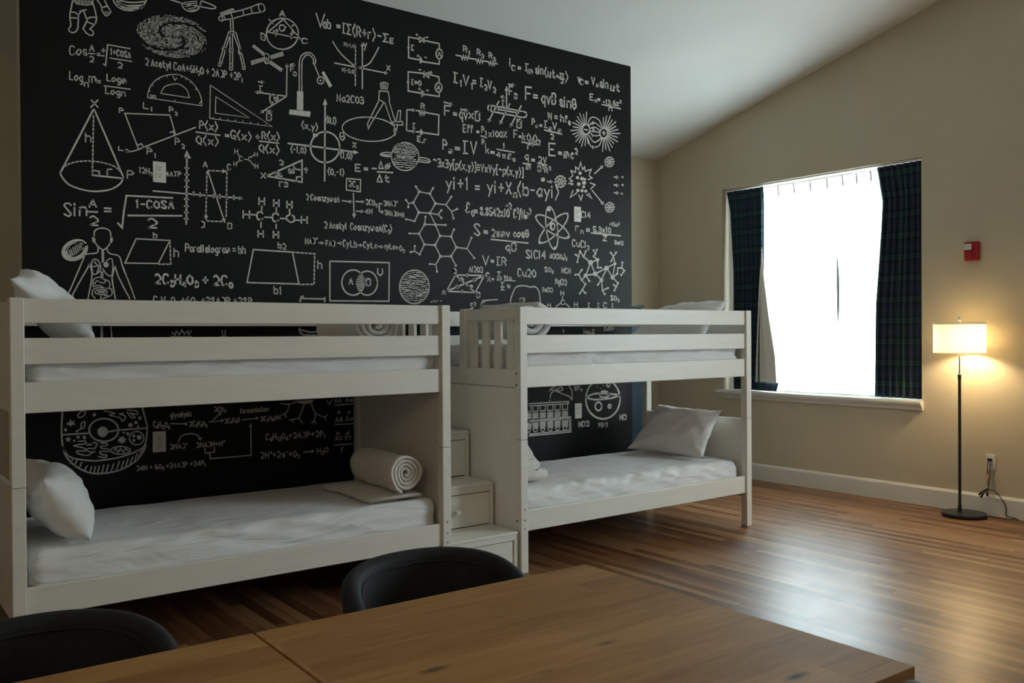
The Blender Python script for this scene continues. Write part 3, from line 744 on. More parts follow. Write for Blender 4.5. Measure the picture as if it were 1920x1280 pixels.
# ------------------------------------------------------------------ chairs
def chair(label, x, y, rot, seed=0):
    t = thing('dining_chair', label, 'chair', (x, y, 0), 'charcoal tub chairs round the tables')
    ca, sa = cos(rot), sin(rot)
    def W(p): return (x + p[0] * ca - p[1] * sa, y + p[0] * sa + p[1] * ca, p[2])
    n, T = 60, .046
    def ring(th):                                   # centre line of the shell at height fraction f
        def at_(f):
            lean = .03 * f
            s = abs(th) / radians(98)
            rx, ry = .202 + lean, .205 + lean
            e = .86
            X = rx * math.copysign(abs(sin(th)) ** e, sin(th)); Y = ry * math.copysign(abs(cos(th)) ** e, cos(th)) if abs(cos(th)) > 1e-6 else 0
            return Vector((X, Y, 0))
        return at_
    def ztop(th): s = abs(th) / radians(98); return .799 - .045 * s ** 2 - .11 * s ** 7
    V = []; m = None
    for i in range(n + 1):
        th = radians(-98 + 196 * i / n); at_ = ring(th); zt = ztop(th); zb = .43
        nrm = Vector((sin(th) / .202, cos(th) / .205, 0)).normalized()
        endk = min(1, min(i, n - i) / 3.0); Tk = T * (.35 + .65 * math.sqrt(endk))
        prof = []
        for k in range(13): f = k / 12; prof.append((f, Tk / 2 * (.8 + .2 * f), 0))
        for k in range(1, 8): a = pi * k / 8; prof.append((1, Tk / 2 * cos(a), Tk * .5 * sin(a)))
        for k in range(13): f = 1 - k / 12; prof.append((f, -Tk / 2 * (.8 + .2 * f), 0))
        for f, off, up in prof:
            p = at_(f) + nrm * off; z = zb + (zt - Tk * .5 - zb) * f + up
            V.append(W((p.x, p.y, z)))
        m = len(prof)
    F = grid_faces(n + 1, m, False, True); F.append(tuple(range(m))); F.append(tuple(n * m + j for j in range(m))[::-1])
    bk = obj('backrest', fix((V, F)), M['fabric'], t, True)
    # seam piping a little below the rim, inside
    pth = []
    for i in range(3, n - 2):
        th = radians(-98 + 196 * i / n); nrm = Vector((sin(th) / .202, cos(th) / .205, 0)).normalized()
        p = ring(th)(.96) - nrm * (T / 2 + .0005); pth.append(W((p.x, p.y, ztop(th) - .030)))
    obj('piping', add_tube(bmesh.new(), pth, .0025, 6), M['fabric'], bk, True)
    # seat cushion
    prof = [(.10, .415), (.165, .418), (.180, .432), (.182, .455), (.170, .474), (.12, .484), (.02, .486)]
    bm = add_lathe(bmesh.new(), prof, (0, 0, 0), 48)
    for v in bm.verts:
        a = math.atan2(v.co.y, v.co.x); k = 1 / max(abs(cos(a)), abs(sin(a))) ** .35
        v.co.x *= k; v.co.y *= k * .96; v.co.y -= .02; v.co = W(v.co)
    obj('seat', bm, M['fabric'], t, True)
    for lx in (-1, 1):
        for ly in (-1, 1):
            bm = add_tube(bmesh.new(), [W((lx * .13, ly * .12 - .02, .42)), W((lx * .18, ly * .175 - .02, 0))], [.017, .011], 12); obj('leg', bm, M['black'], t)
chair('charcoal tub chair behind the right oak table, in front of the staircase', 1.152, 1.742, 0)
chair('charcoal tub chair behind the left oak table, at the lower left', .29, 1.748, 0)
chair('charcoal tub chair at the near right corner of the table, only its rim showing', 1.562, .582, pi - 1.4)

# ------------------------------------------------------------------ dark cabinet in the recess behind the chalkboard wall
def cabinet():
    x0, x1, y0, y1 = 5.49, 6.09, 5.98, 6.40
    t = thing('storage_cabinet', 'dark teal cabinet with black top, half hidden behind the end of the chalkboard wall', 'cabinet', ((x0 + x1) / 2, (y0 + y1) / 2, 0))
    box('body', M['teal'], t, x0, x1, y0 + .02, y1, .04, 1.596, .003)
    for a, b in ((x0 + .004, (x0 + x1) / 2 - .002), ((x0 + x1) / 2 + .002, x1 - .004)):
        d = box('door', M['teal'], t, a, b, y0, y0 + .02, .06, 1.58, .003)
    box('top_board', M['black'], t, x0 - .008, x1 + .008, y0 - .01, y1, 1.596, 1.617, .003)
    box('plinth', M['black'], t, x0 + .02, x1 - .02, y0 + .04, y1, 0, .04, 0)
cabinet()
# ------------------------------------------------------------------ chalk drawings and formulas on the board
def on_board(u, v):
    """the spot on the board's face that the photograph shows at pixel (u, v): the tracing grid of the mural"""
    d = FW + RT * ((u - 960) / CAM_F) - UP * ((v - 640) / CAM_F)
    t = YB / d.y
    return (d.x * t, CAM_H + d.z * t)
# stroke alphabet on a 5 x 9 grid: baseline y 2, x-height 6, capitals 8; ~ marks a rounded stroke
GLYPH = {}
for line in '''A 4 0228 2842 0434
B 4 0802 ~083847463505 ~0535444332 3202
C 4 ~473818060412323243
D 4 0802 ~082847464443322202 0208
E 4 48080242 0535
F 4 480802 0535
G 4 ~4738180604123243 24444341
H 4 0802 4842 0545
I 3 0838 1812 0232
L 4 080242
M 4 0208254842
N 4 02084248
O 4 ~28170604132243444637
P 4 0208 ~08283746352505
Q 4 ~28170604132243444637 3341
R 4 0208 ~08283746352505 2542
S 4 ~473828180716253443322203
T 4 0848 2822
U 4 ~0804132233444648
V 4 082248
W 5 0812275258
X 4 0842 4802
Y 4 0825 4825 2522
Z 4 08480242
a 4 ~463626150413223344 4642
b 4 0802 ~05263645433222 2203
c 3 ~352615040413223 ~2233
d 4 ~453626150413223344 4842
e 4 04443 ~44453626150413223243
f 3 ~37281712 0636
g 4 ~463626150413223344 ~4641302010
h 4 0802 ~0516263645 4542
i 1 0602 0708
k 4 0802 3604 1532
l 1 0802
m 5 0602 ~051625 2522 ~2536464552 5552
n 4 0602 ~0516263645 4542
o 4 ~2615040322334445362
p 4 0600 ~05263645433222 2203
q 4 ~463626150413223344 4640
r 3 0602 ~05162636
s 3 ~35261605142433322203
t 3 ~1814133233 0636
u 4 ~0604132233 4642 ~3344
v 4 062246
w 5 0612254256
x 4 0642 4602
y 4 0623 4610
z 4 06460242
0 4 ~28170604132243444637
1 2 071812
2 4 ~07182837464534 34022 0242
3 4 ~0718283746352515 ~2535444332221203
4 4 380444 3832
5 4 480805 ~05254443322203
6 4 ~3817050413223243443515 1504
7 4 084812
8 4 ~2516072837362514032232442
9 4 ~453515060717283847464432
+ 4 0545 2723
- 3 0535
= 4 0646 0444
( 2 ~2917060413 1321
) 2 ~0917262413 1301
[ 2 29090121
] 2 09292101
. 1 0212
, 1 1201
' 1 0807
/ 3 0139
% 4 0248 0708 4243
~ 4 ~0516263545
π 4 0646 1612 3632
Σ 4 4808250242
Δ 4 02284202
θ 3 ~18070413223344373828 0535
ø 4 ~2615040322334445362 0147
ω 5 ~061503122326 ~26233242455546
ε 4 ~473828161525140312323243
√ 4 041208 0848
∃ 4 08484202 1545
∀ 4 082248 1535
≡ 4 0747 0545 0343
→ 5 0555 4655 4455'''.split('\n'):
    ch, wd, *ss = line.split(' ')
    st = []
    for s in ss:
        sm = s[0] == '~'; s = s.strip('~'); s = s[:len(s) // 2 * 2]
        st.append((sm, [(int(s[k]), int(s[k + 1])) for k in range(0, len(s), 2)]))
    GLYPH[ch] = (int(wd), st)

class Chalk:
    """strokes given in photograph pixels, laid on the board as flat ribbons of paint"""
    def __init__(self): self.V, self.F = [], []
    def ribbon(self, pts, wpx, closed=False):
        P = [Vector(on_board(*p)) for p in pts]
        Q = [P[0]]
        for p in P[1:]:
            if (p - Q[-1]).length > 1e-4: Q.append(p)
        if len(Q) < 2: return
        x, y = pts[0]; a = Vector(on_board(x, y)); b = Vector(on_board(x + 1, y + 1)); hw = (b - a).length / 1.414 * wpx / 2
        n = len(Q); b0 = len(self.V)
        for i, p in enumerate(Q):
            d0 = (p - Q[i - 1]).normalized() if i else None
            d1 = (Q[i + 1] - p).normalized() if i < n - 1 else None
            if d0 is None: d0 = d1; p = p - d1 * hw * .5
            if d1 is None: d1 = d0; p = p + d0 * hw * .5
            t = (d0 + d1); t = t.normalized() if t.length > .2 else d1
            nn = Vector((-t.y, t.x)); k = max(.45, abs(nn.dot(Vector((-d1.y, d1.x)))))
            wob = 1 + .16 * noise.noise(Vector((p.x * 23, p.y * 23, 3)))
            for s in (1, -1):
                q = p + nn * (s * hw * wob / k); self.V.append((q.x, YB - .0012, q.y))
        for i in range(n - 1): k = b0 + 2 * i; self.F.append((k, k + 1, k + 3, k + 2))
    def poly(self, pts):
        b0 = len(self.V)
        for p in pts:
            x, z = on_board(*p); self.V.append((x, YB - .0010, z))
        self.F.append(tuple(range(b0, len(self.V))))
    def disc(self, x, y, r, n=14): self.poly([(x + r * cos(2 * pi * k / n), y + r * sin(2 * pi * k / n)) for k in range(n)])
    def text(self, s, x0, y0, x1, y1, h, wpx):
        wpx *= .92
        # total advance first, then stretched to run from (x0, y0) to (x1, y1)
        items, adv, lev, i = [], 0, 0, 0
        while i < len(s):
            c = s[i]
            if c in '_^' and i + 1 < len(s):
                i += 1; items.append((s[i], adv, .6, -1.6 if c == '_' else 3.6)); adv += (GLYPH.get(s[i], (3, 0))[0] + 1.8) * .6
            elif c == ' ': adv += 2.6
            else: items.append((c, adv, 1, 0)); adv += GLYPH.get(c, (3, 0))[0] + 2.0
            i += 1
        adv -= 2.0
        sx = math.hypot(x1 - x0, y1 - y0) / max(adv, .1); ux, uy = (x1 - x0) / (adv or 1), (y1 - y0) / (adv or 1)
        sy = h / 6
        for c, a, k, up in items:
            if c not in GLYPH: continue
            for sm, pts in GLYPH[c][1]:
                p = [Vector((q[0], q[1], 0)) for q in pts]
                if sm and len(p) > 2: p = smooth_path(p, 4)
                self.ribbon([(x0 + (a + q.x * k) * ux, y0 + (a + q.x * k) * uy - ((q.y - 2) * k + up) * sy) for q in p], wpx)
ORI = {'A': (0, 0, 4.5725), 'B': (380, 0, 4.5725), 'C': (740, 40, 4.174), 'D': (90, 160, 4.5725), 'E': (420, 160, 4.5725), 'I': (740, 230, 4.174),
       'F': (90, 360, 4.5725), 'G': (440, 360, 4.5725), 'J': (740, 380, 4.174), 'K': (1060, 460, 9.846), 'L': (80, 720, 4.8), 'M': (400, 720, 4.8), 'N': (960, 600, 4.923)}
def chalk(name, reg, spec, wpx=2.6, mat='chalk'):
    """spec: ';'-separated strokes: l line, c curve, d dashed line, k dashed curve, > arrow, * solid arrow, e ellipse (cx cy rx ry [rot a0 a1]),
    b dot (x y r), p filled patch, w new width, r rays (cx cy r0 r1 a0 a1 n), h wavy hatching in an ellipse (cx cy rx ry step), t text (x0 y0 x1 y1 h words)"""
    ox, oy, s = ORI[reg]; C = Chalk()
    T = lambda q: (ox + q[0] / s, oy + q[1] / s)
    for part in spec.split(';'):
        part = part.strip()
        if not part: continue
        op, _, rest = part.partition(' ')
        if op == 't':
            f = rest.split(' ', 5); n = [float(v) for v in f[:5]]
            C.text(f[5], *T(n[:2]), *T(n[2:4]), n[4] / s, wpx); continue
        n = [float(v) for v in rest.split()]
        pts = list(zip(n[0::2], n[1::2]))
        if op == 'w': wpx = n[0]
        elif op in 'lc>*dk':
            P = [(v.x, v.y) for v in smooth_path([(*p, 0) for p in pts], 7)] if op in 'ck' and len(pts) > 2 else pts
            if op in 'dk':
                acc, on, cur = 0, True, [P[0]]; L = 22.0
                for a, b in zip(P, P[1:]):
                    seg = math.hypot(b[0] - a[0], b[1] - a[1]); done = 0
                    while done < seg:
                        lim = (L if on else L * .62) - acc; stp = min(lim, seg - done); done += stp; acc += stp
                        q = (a[0] + (b[0] - a[0]) * done / seg, a[1] + (b[1] - a[1]) * done / seg)
                        if on: cur.append(q)
                        if acc >= (L if on else L * .62) - 1e-6:
                            if on: C.ribbon([T(v) for v in cur], wpx)
                            on = not on; acc = 0; cur = [q]
                if on and len(cur) > 1: C.ribbon([T(v) for v in cur], wpx)
            else: C.ribbon([T(v) for v in P], wpx)
            if op in '>*':
                (ax, ay), (bx, by) = P[-2], P[-1]; a = math.atan2(by - ay, bx - ax)
                hl = (4.6 if op == '>' else 8.5) * s
                hd = [(bx - hl * cos(a + g), by - hl * sin(a + g)) for g in (.5, -.5)]
                if op == '>': C.ribbon([T(hd[0]), T((bx, by)), T(hd[1])], wpx)
                else: C.poly([T(hd[0]), T((bx + 2 * cos(a), by + 2 * sin(a))), T(hd[1])])
        elif op == 'e':
            cx, cy, rx, ry = n[:4]; rot, a0, a1 = (n[4:] + [0, 0, 360][len(n) - 4:])[:3] if len(n) > 4 else (0, 0, 360)
            r = radians(rot); m = 40
            C.ribbon([T((cx + rx * cos(q) * cos(r) - ry * sin(q) * sin(r), cy + rx * cos(q) * sin(r) + ry * sin(q) * cos(r))) for q in (radians(a0 + (a1 - a0) * k / m) for k in range(m + 1))], wpx)
        elif op == 'b': C.disc(*T(n[:2]), n[2] / s)
        elif op == 'p': C.poly([T(v) for v in pts])
        elif op == 'r':
            cx, cy, r0, r1, a0, a1, m = n
            for k in range(int(m)):
                a = radians(a0 + (a1 - a0) * k / (m - 1)); rr = r1 * (.88 + .24 * ((k * 7) % 5) / 5)
                C.ribbon([T((cx + r0 * cos(a), cy + r0 * 1.2 * sin(a))), T((cx + rr * cos(a), cy + rr * 1.18 * sin(a)))], wpx)
        elif op == 'h':
            cx, cy, rx, ry, st = n[:5]; y = -ry + st; rnd = random.Random(int(cx))
            while y < ry - st * .5:
                hw = rx * math.sqrt(max(0, 1 - (y / ry) ** 2)) * .96; x = -hw
                while x < hw - 8:
                    ln = rnd.uniform(25, 80); x2 = min(hw, x + ln)
                    m = 4; C.ribbon([T((cx + x + (x2 - x) * k / m, cy + y + rnd.uniform(-.25, .25) * st + .08 * (x + (x2 - x) * k / m))) for k in range(m + 1)], wpx * rnd.uniform(.6, 1.2))
                    x = x2 + rnd.uniform(2, 12)
                y += st
    return obj(name, (C.V, C.F), M[mat], chalk_wall)
def formula(reg, spec, wpx=2.6, mat='chalk'): return chalk('formula', reg, spec, wpx, mat)

# --- upper left
chalk('astronaut_drawing', 'A', 'l 622 0 612 60 600 110 598 150 605 200 608 220 590 245 592 268 620 282 650 272 668 240 670 190 673 125 700 95;c 682 100 705 90 740 86;l 715 95 735 140 745 180 712 245 735 280 765 300 790 305 802 290 795 265 770 250 800 220 822 195 828 150 815 90 797 30 795 0;c 605 105 640 106 672 130;l 600 152 672 156;c 740 165 780 148 822 150;c 748 188 790 205 818 205;l 622 12 660 34 740 45 795 38;l 640 6 640 24;l 665 4 668 30;l 690 4 694 36;l 715 4 720 40;l 742 4 745 42;l 768 4 770 40;l 622 2 790 16;l 640 18 790 28;c 832 0 860 40 876 90 880 100 900 130 918 135 948 105 938 80 920 50 895 0;l 868 65 915 55;l 900 100 912 118;l 920 100 930 112')
chalk('planet_drawing', 'A', 'e 1112 -28 146 120 0 0 180;w 5;c 1000 12 1080 52 1230 46;c 1010 30 1100 66 1215 64;w 3;c 1020 2 1120 22 1240 14;c 1040 62 1110 80 1170 80')
chalk('ringed_planet_drawing', 'A', 'e 1640 25 82 74 0 0 180;c 1455 -4 1600 38 1740 62 1820 75 1848 66 1830 48 1740 12 1725 10;l 1720 15 1712 60;w 1.6;l 1575 22 1690 10;l 1580 38 1690 25;l 1590 55 1690 42;l 1610 75 1680 66;l 1625 88 1670 84')
def galaxy():
    C = Chalk(); rnd = random.Random(4); ox, oy, s = ORI['A']; cx, cy, R, B, rot = 1475, 312, 305, 172, radians(9)
    k = 0
    while k < 1700:                                   # short dabs along two wide arms and a ragged outer rim
        rad = rnd.random() ** .55; th = rnd.uniform(0, 2 * pi)
        lane = sin(2 * th - 8.5 * rad + 1.0)
        if rad > .2 and lane < -.93 + .75 * rnd.random() ** 2: continue
        if rad > .86 and rnd.random() < .45: continue
        k += 1; pts = []
        for q in range(3):
            t = th + q * .05 / (.25 + rad); r2 = rad * (1 + q * .016) + .02
            x, y = R * r2 * cos(t), B * r2 * sin(t)
            pts.append((ox + (cx + x * cos(rot) - y * sin(rot)) / s, oy + (cy + x * sin(rot) + y * cos(rot)) / s))
        C.ribbon(pts, rnd.uniform(.6, 1.3))
    return obj('galaxy_drawing', (C.V, C.F), M['chalk'], chalk_wall)
galaxy()
formula('A', 't 597 470 742 474 75 Cos;t 768 438 806 440 52 A;l 757 458 814 462;t 770 530 802 532 48 2;l 833 458 858 460;l 833 474 858 476;l 886 415 886 450;l 868 432 903 434;l 870 478 893 480;l 885 547 905 562 922 383 1115 418;t 948 468 1118 498 50 1+COSA;l 942 497 1130 527;t 1012 582 1048 585 48 2')
formula('A', 't 597 680 708 702 68 Log;t 724 742 756 748 56 n;t 762 706 826 714 80 m;l 838 692 862 694;l 838 708 862 711;t 917 692 1078 718 56 Logm;l 890 735 1115 765;t 905 800 1072 828 54 Logn')
formula('A', 't 1248 557 2073 690 60 2 Acetyl CoA+6H_2O + 2ADP +2P_i', 2.4)
chalk('protractor_drawing', 'A', 'c 1265 838 1270 790 1300 725 1360 670 1440 643 1500 638 1560 650 1640 700 1700 780 1726 850 1730 905;l 1265 838 1730 907;c 1378 802 1410 745 1480 722 1540 724 1600 770 1625 838;l 1378 802 1625 838;t 1285 834 1335 838 22 180;l 1498 858 1498 876;l 1480 650 1500 688 1515 668;l 1360 672 1368 684;l 1430 646 1434 660;l 1560 652 1554 666;l 1600 672 1592 684;l 1640 702 1630 712;l 1300 727 1310 734;l 1276 778 1288 782;l 1688 762 1676 768;l 1710 890 1722 870', 1.8)
chalk('cone_drawing', 'D', 'w 3.4;l 390 205 105 750;l 395 205 645 785;c 105 750 120 785 180 850 300 895 420 908 540 890 620 840 645 785;l 380 770 640 797;w 2.8;d 390 260 380 770;k 140 695 220 660 350 648 480 665 570 695 615 735;l 385 728 440 738 438 772;t 322 485 366 485 75 h;t 508 768 548 770 76 r;t 680 797 735 797 65 P;l 370 125 430 190;l 428 125 365 190')
chalk('quadrilateral_drawing', 'D', 'l 655 240 1045 255 1090 415;l 660 245 775 545;c 680 568 740 562 820 530;l 820 530 1265 360;l 765 515 800 500 822 530;l 1045 405 1072 395 1085 425;t 818 195 884 207 48 L_1;t 612 235 645 240 42 P;t 1040 228 1100 245 44 P_2;t 850 588 915 605 56 P_1;t 1090 508 1160 525 58 P_2;t 605 555 680 562 34 L_2')
formula('D', 't 782 748 888 762 46 12H_2;t 1010 778 1138 780 40 4ATP', 2.4)
chalk('coordinate_axes_drawing', 'D', 'w 3;l 1185 1190 1190 600;l 1170 618 1190 570 1214 620 1170 618;l 1172 708 1208 710;l 1172 764 1208 766;l 1172 815 1208 817;l 1172 869 1208 871;l 1168 975 1205 977;l 1168 1033 1205 1035;l 1168 1088 1205 1090;l 1166 1143 1203 1145;> 900 905 1200 930 1660 968;l 1248 912 1248 945;l 1303 920 1303 955;l 1358 925 1358 958;l 1418 930 1418 962;l 1472 935 1472 968;l 1535 942 1535 974;l 1593 945 1593 978')
chalk('vector_drawing', 'D', 't 1330 700 1364 702 48 A;t 1537 722 1565 724 46 C;t 1310 1215 1340 1217 48 D;t 1540 1230 1574 1232 50 B;d 1370 730 1490 735;* 1490 735 1530 736;d 1362 740 1353 1110;* 1354 1110 1355 1150;d 1533 745 1527 1130;d 1362 1162 1500 1168;* 1370 735 1515 1175')
formula('D', 'w 3.6;t 138 1120 330 1116 108 Sin;t 352 1045 414 1045 66 A;l 345 1083 425 1085;t 360 1197 428 1200 76 2;l 483 1052 540 1055;l 483 1080 540 1080;l 598 1180 635 1220 650 1080 672 945 1068 965;t 755 1048 1075 1056 62 1-COSA;l 685 1115 1147 1118;t 858 1220 932 1222 78 2', 3.6)
formula('D', 't 1300 370 1450 390 66 P(x);l 1268 400 1475 428;t 1272 498 1455 515 66 Q(x);l 1518 422 1550 426;l 1518 437 1550 440;t 1568 450 1738 475 64 G(x)', 2.9)
formula('E', 'l 272 440 302 444;l 287 425 287 458;t 325 460 470 474 62 R(x);l 303 478 470 497;t 303 565 468 588 62 Q(x)', 2.9)
chalk('molecule_diagram', 'E', 't 92 585 118 588 40 H;t 132 645 155 648 38 C;l 172 633 200 637;t 210 648 232 650 35 C;t 262 608 286 610 34 H;t 83 690 107 692 36 H;t 265 710 290 712 38 H;l 118 590 138 612;l 230 615 258 595;l 108 660 128 650;l 232 660 255 685', 1.9)
# --- upper middle
chalk('telescope_drawing', 'B', 'c 175 130 145 142 138 165 160 180 190 170;l 190 170 260 160 350 132 425 115 510 103;l 175 130 240 110 340 85 412 62 485 32;c 485 32 518 40 532 85 510 103;c 485 32 478 60 490 95 510 103;l 240 112 258 160;l 340 85 355 130;l 412 62 425 115;l 150 115 255 75 268 85 160 128 150 115;e 177 155 13 13;l 237 165 240 270;l 258 162 262 270;l 220 275 250 268 285 280;l 222 280 180 400 135 560;l 240 285 200 405 158 562;e 146 558 14 10;l 235 290 232 580;l 255 290 256 582;e 243 588 15 12;l 262 285 310 420 345 590;l 285 280 325 420 364 578;e 352 584 13 11;l 172 400 200 410 193 436 166 426 172 400;l 228 415 260 415 260 445 228 445 228 415;l 303 430 326 418 332 450 310 460 303 430;l 145 525 170 532;l 228 545 258 545;l 332 545 355 538', 2.2)
chalk('circle_theorem_drawing', 'B', 'e 683 290 137 133;t 660 140 705 143 50 A;t 500 335 536 352 54 B;t 850 370 896 375 42 C;l 690 165 560 275 835 330 690 165;e 680 240 24 26;b 712 232 6;l 568 165 600 205;l 765 225 790 205;l 625 258 628 308;l 605 268 640 252;l 615 280 645 268;l 750 290 790 280;l 768 262 758 330;l 750 312 775 318')
chalk('satellite_drawing', 'B', 'e 548 490 20 30;e 548 530 18 16;w 1.5;l 425 400 440 385 540 465 525 480 425 400;l 580 480 685 445 692 475 588 505 580 480;l 415 525 520 495 530 518 418 555 415 525;l 560 535 585 522 685 595 672 612 560 535;l 430 396 532 474;l 436 391 536 470;l 582 488 688 455;l 585 496 690 466;l 416 535 525 503;l 417 545 528 511;l 565 532 680 605;l 575 527 684 600;l 460 405 450 418;l 485 425 475 440;l 510 445 500 460;l 615 468 622 495;l 645 458 652 486;l 450 515 455 545;l 485 505 490 535;l 610 540 595 552;l 640 562 625 578;e 548 528 8 8;b 545 500 8', 2)
formula('B', 'w 3;t 972 228 1045 236 115 V;t 1032 240 1094 248 78 ab;l 1148 215 1178 220;l 1148 232 1178 237;t 1198 282 1475 344 84 IΣ(R+r);l 1500 305 1530 312;t 1550 355 1590 362 66 Σ;t 1606 370 1634 374 42 E', 3)
chalk('parabola_drawing', 'B', 'c 1113 355 1180 455 1300 565 1340 578 1385 568 1440 530 1510 405;> 1130 540 1580 628;> 1368 760 1368 375;d 1310 390 1308 745;t 1380 410 1405 412 62 y;t 1577 600 1605 604 38 X;w 1.8;t 1212 395 1308 412 28 F(-1,4);t 1192 612 1308 632 30 V(-3,0)')
chalk('force_vector_drawing', 'B', '> 718 825 722 552;t 752 610 784 614 44 F;t 778 648 800 652 32 B;> 748 552 788 556;> 715 825 455 790;t 482 785 512 788 50 I;> 475 700 522 706;> 715 828 498 966;t 548 1030 588 1034 60 B;> 545 950 592 957;t 612 864 638 866 52 θ;c 587 805 575 845 588 890;l 575 870 588 892 602 872')
chalk('pendulum_drawing', 'B', 'c 828 780 828 540 850 475 900 450 945 470 968 520 960 548 945 545;c 850 780 850 545 870 490 900 470 930 485 950 520 945 545;l 955 550 1000 660;e 1010 690 28 30;b 1010 690 9;p 1018 622 1040 610 1110 735 1085 752;p 808 780 862 785 862 945 806 940;p 745 938 925 956 920 1003 740 980', 2.3)
chalk('set_square_drawing', 'B', 'l 65 730 60 1015 595 1085 65 730;l 112 828 108 970 395 1008 112 828;l 90 1005 90 1018;l 150 1010 150 1028;l 215 1020 215 1036;l 280 1028 280 1045;l 345 1036 345 1052;l 410 1046 410 1061;l 475 1055 475 1070;l 540 1064 540 1078', 1.8)
formula('B', 't 1152 868 1378 890 58 Na2CO3', 2.4)
chalk('compass_drawing', 'B', 'l 1522 715 1530 765;l 1537 712 1543 762;l 1552 710 1555 764;l 1568 712 1568 765;l 1588 715 1580 768;c 1522 715 1555 705 1592 718;l 1515 780 1508 850 1555 880;l 1602 862 1592 790;l 1510 778 1592 785;l 1512 858 1412 1060 1420 1105 1435 1072 1548 885;l 1560 880 1620 1055 1655 1070;l 1597 868 1650 1045;l 1625 1045 1712 1042 1715 1072 1640 1068;l 1655 1045 1675 950 1697 948 1690 1045;l 1645 1075 1638 1130 1650 1162 1670 1075;e 1425 1108 230 103 4', 2)
chalk('unit_circle_drawing', 'E', 'w 3.2;e 866 530 125 132;l 862 820 866 165;p 845 168 866 112 886 164;l 548 497 740 520 1000 555 1110 572;p 1108 592 1156 577 1112 552;p 765 405 808 432 758 458;w 2.6;t 668 365 800 388 54 (x,y);t 880 318 958 332 50 (0,1);t 574 570 702 582 48 (-1,0);t 998 618 1096 632 48 (1,0);t 892 762 1026 772 50 (0,-1);t 994 470 1024 472 66 θ;t 1104 530 1132 534 42 X')
chalk('triangle_drawing', 'E', 'w 3.2;l 370 775 668 642 668 830 370 778;w 2.6;c 450 735 490 765 500 800;c 595 685 610 715 668 725;l 668 782 622 785 618 825;t 316 795 356 797 45 X;t 474 680 508 684 40 2;l 685 720 718 722;t 690 750 715 752 42 1;t 472 868 545 870 40 √3;t 440 778 490 782 32 30;t 552 752 600 756 38 60')
formula('E', 't 1125 735 1168 737 58 E;l 1200 708 1232 710;l 1200 722 1232 724;l 1268 712 1305 714;t 1325 712 1420 714 58 Δø;l 1312 740 1447 748;t 1310 825 1412 830 58 Δt', 2.8)
chalk('reaction_diagram', 'E', 'l 1050 797 1170 808 1168 912 1048 897 1050 797;t 1070 862 1145 876 46 2C_3;* 1108 925 1115 1135;t 705 980 988 1002 48 2 CoenzymeA;> 1012 988 1095 1000;> 1130 995 1200 998;t 1218 1020 1308 1032 44 2CO_2;l 1355 1015 1330 1012 1330 1078;> 1330 1080 1370 1088;t 1370 1030 1485 1034 40 2NAD^+;> 1133 1078 1195 1080;t 1212 1100 1268 1102 42 4H;t 1380 1108 1540 1130 38 2NADH+H', 2.3)
formula('E', 't 862 1222 1435 1258 54 2 Acetyl  CoenzymeA(C_2)', 2.4)
chalk('ethanol_diagram', 'G', 'w 3.4;t 72 222 126 224 62 H;t 190 235 240 237 64 C;t 324 250 376 252 66 C;t 445 258 510 260 72 O;t 572 268 620 270 60 H;t 208 108 254 110 60 H;t 334 122 378 124 58 H;t 448 135 490 137 58 H;t 200 385 244 387 56 H;t 332 392 374 394 56 H;w 2.8;l 135 193 178 195;l 258 215 312 218;l 390 225 438 228;l 525 240 562 243;l 232 120 230 165;l 357 132 357 178;l 470 145 470 178;l 225 258 225 305;l 355 275 355 312')
formula('F', 't 1178 508 1210 510 66 P;t 1215 512 1690 528 62 arallelogram = bh', 2.5)
chalk('parallelogram_drawing', 'F', 'l 755 400 1045 415 945 612 660 608 755 400;d 1045 420 1052 618 950 618;t 902 392 932 393 45 b;t 1080 555 1118 556 75 h')
chalk('trapezoid_drawing', 'G', 'l 155 492 495 515 550 788 105 775 160 492;d 495 515 685 528 680 790 560 792;t 372 478 438 492 46 b2;t 712 655 746 656 66 h;t 337 870 400 878 62 b1')
chalk('venn_diagram', 'G', 'l 815 592 1325 605 1322 935 815 932 815 592;e 1015 775 97 108;e 1135 780 88 103;w 2;l 1060 720 1085 705;l 1052 740 1100 715;l 1048 760 1108 728;l 1046 780 1112 745;l 1047 800 1112 765;l 1052 815 1110 785;l 1060 830 1105 805;l 1068 845 1098 828;w 2.6;t 980 790 1012 792 54 A;t 1128 800 1163 802 58 B;t 1226 715 1266 717 60 U')
chalk('pipeline_note', 'G', 't 605 445 705 440 46 NAD^+;> 718 435 760 437;t 782 460 858 463 44 FAD;> 880 437 922 440;t 930 466 1045 474 54 Cyt.b;> 1058 455 1095 457;t 1105 476 1215 482 50 Cyt.c;> 1225 465 1270 470;t 1284 485 1370 491 46 cyt.a;> 1375 475 1405 478;t 1412 502 1450 507 44 O_2', 2.2).name = 'formula'
chalk('striped_planet_drawing', 'G', 'e 1540 812 127 143;w 1.5;h 1540 812 124 140 17;w 3;l 1500 730 1540 735;l 1580 770 1620 772;l 1450 770 1490 775;l 1530 808 1570 812;l 1600 850 1640 852;l 1450 852 1490 850;l 1560 890 1600 888', 2.2)
chalk('ringed_planet_drawing', 'E', 'e 1552 610 117 120;c 1440 580 1380 575 1340 592 1380 608 1440 612;c 1665 615 1740 628 1768 650 1740 662 1670 652;w 1.4;h 1552 560 108 70 14;h 1552 655 108 62 18;l 1355 592 1440 595;l 1670 635 1755 650;l 1370 600 1435 603', 2.2)
formula('F', 'w 3.8;t 920 783 1570 800 80 2C_3H_4O_3 + 2C_0', 3.8)
formula('F', 't 905 952 1760 964 58 C_6H_1_2O_6 +6O_2 +38ADP +38P_i', 2.4)
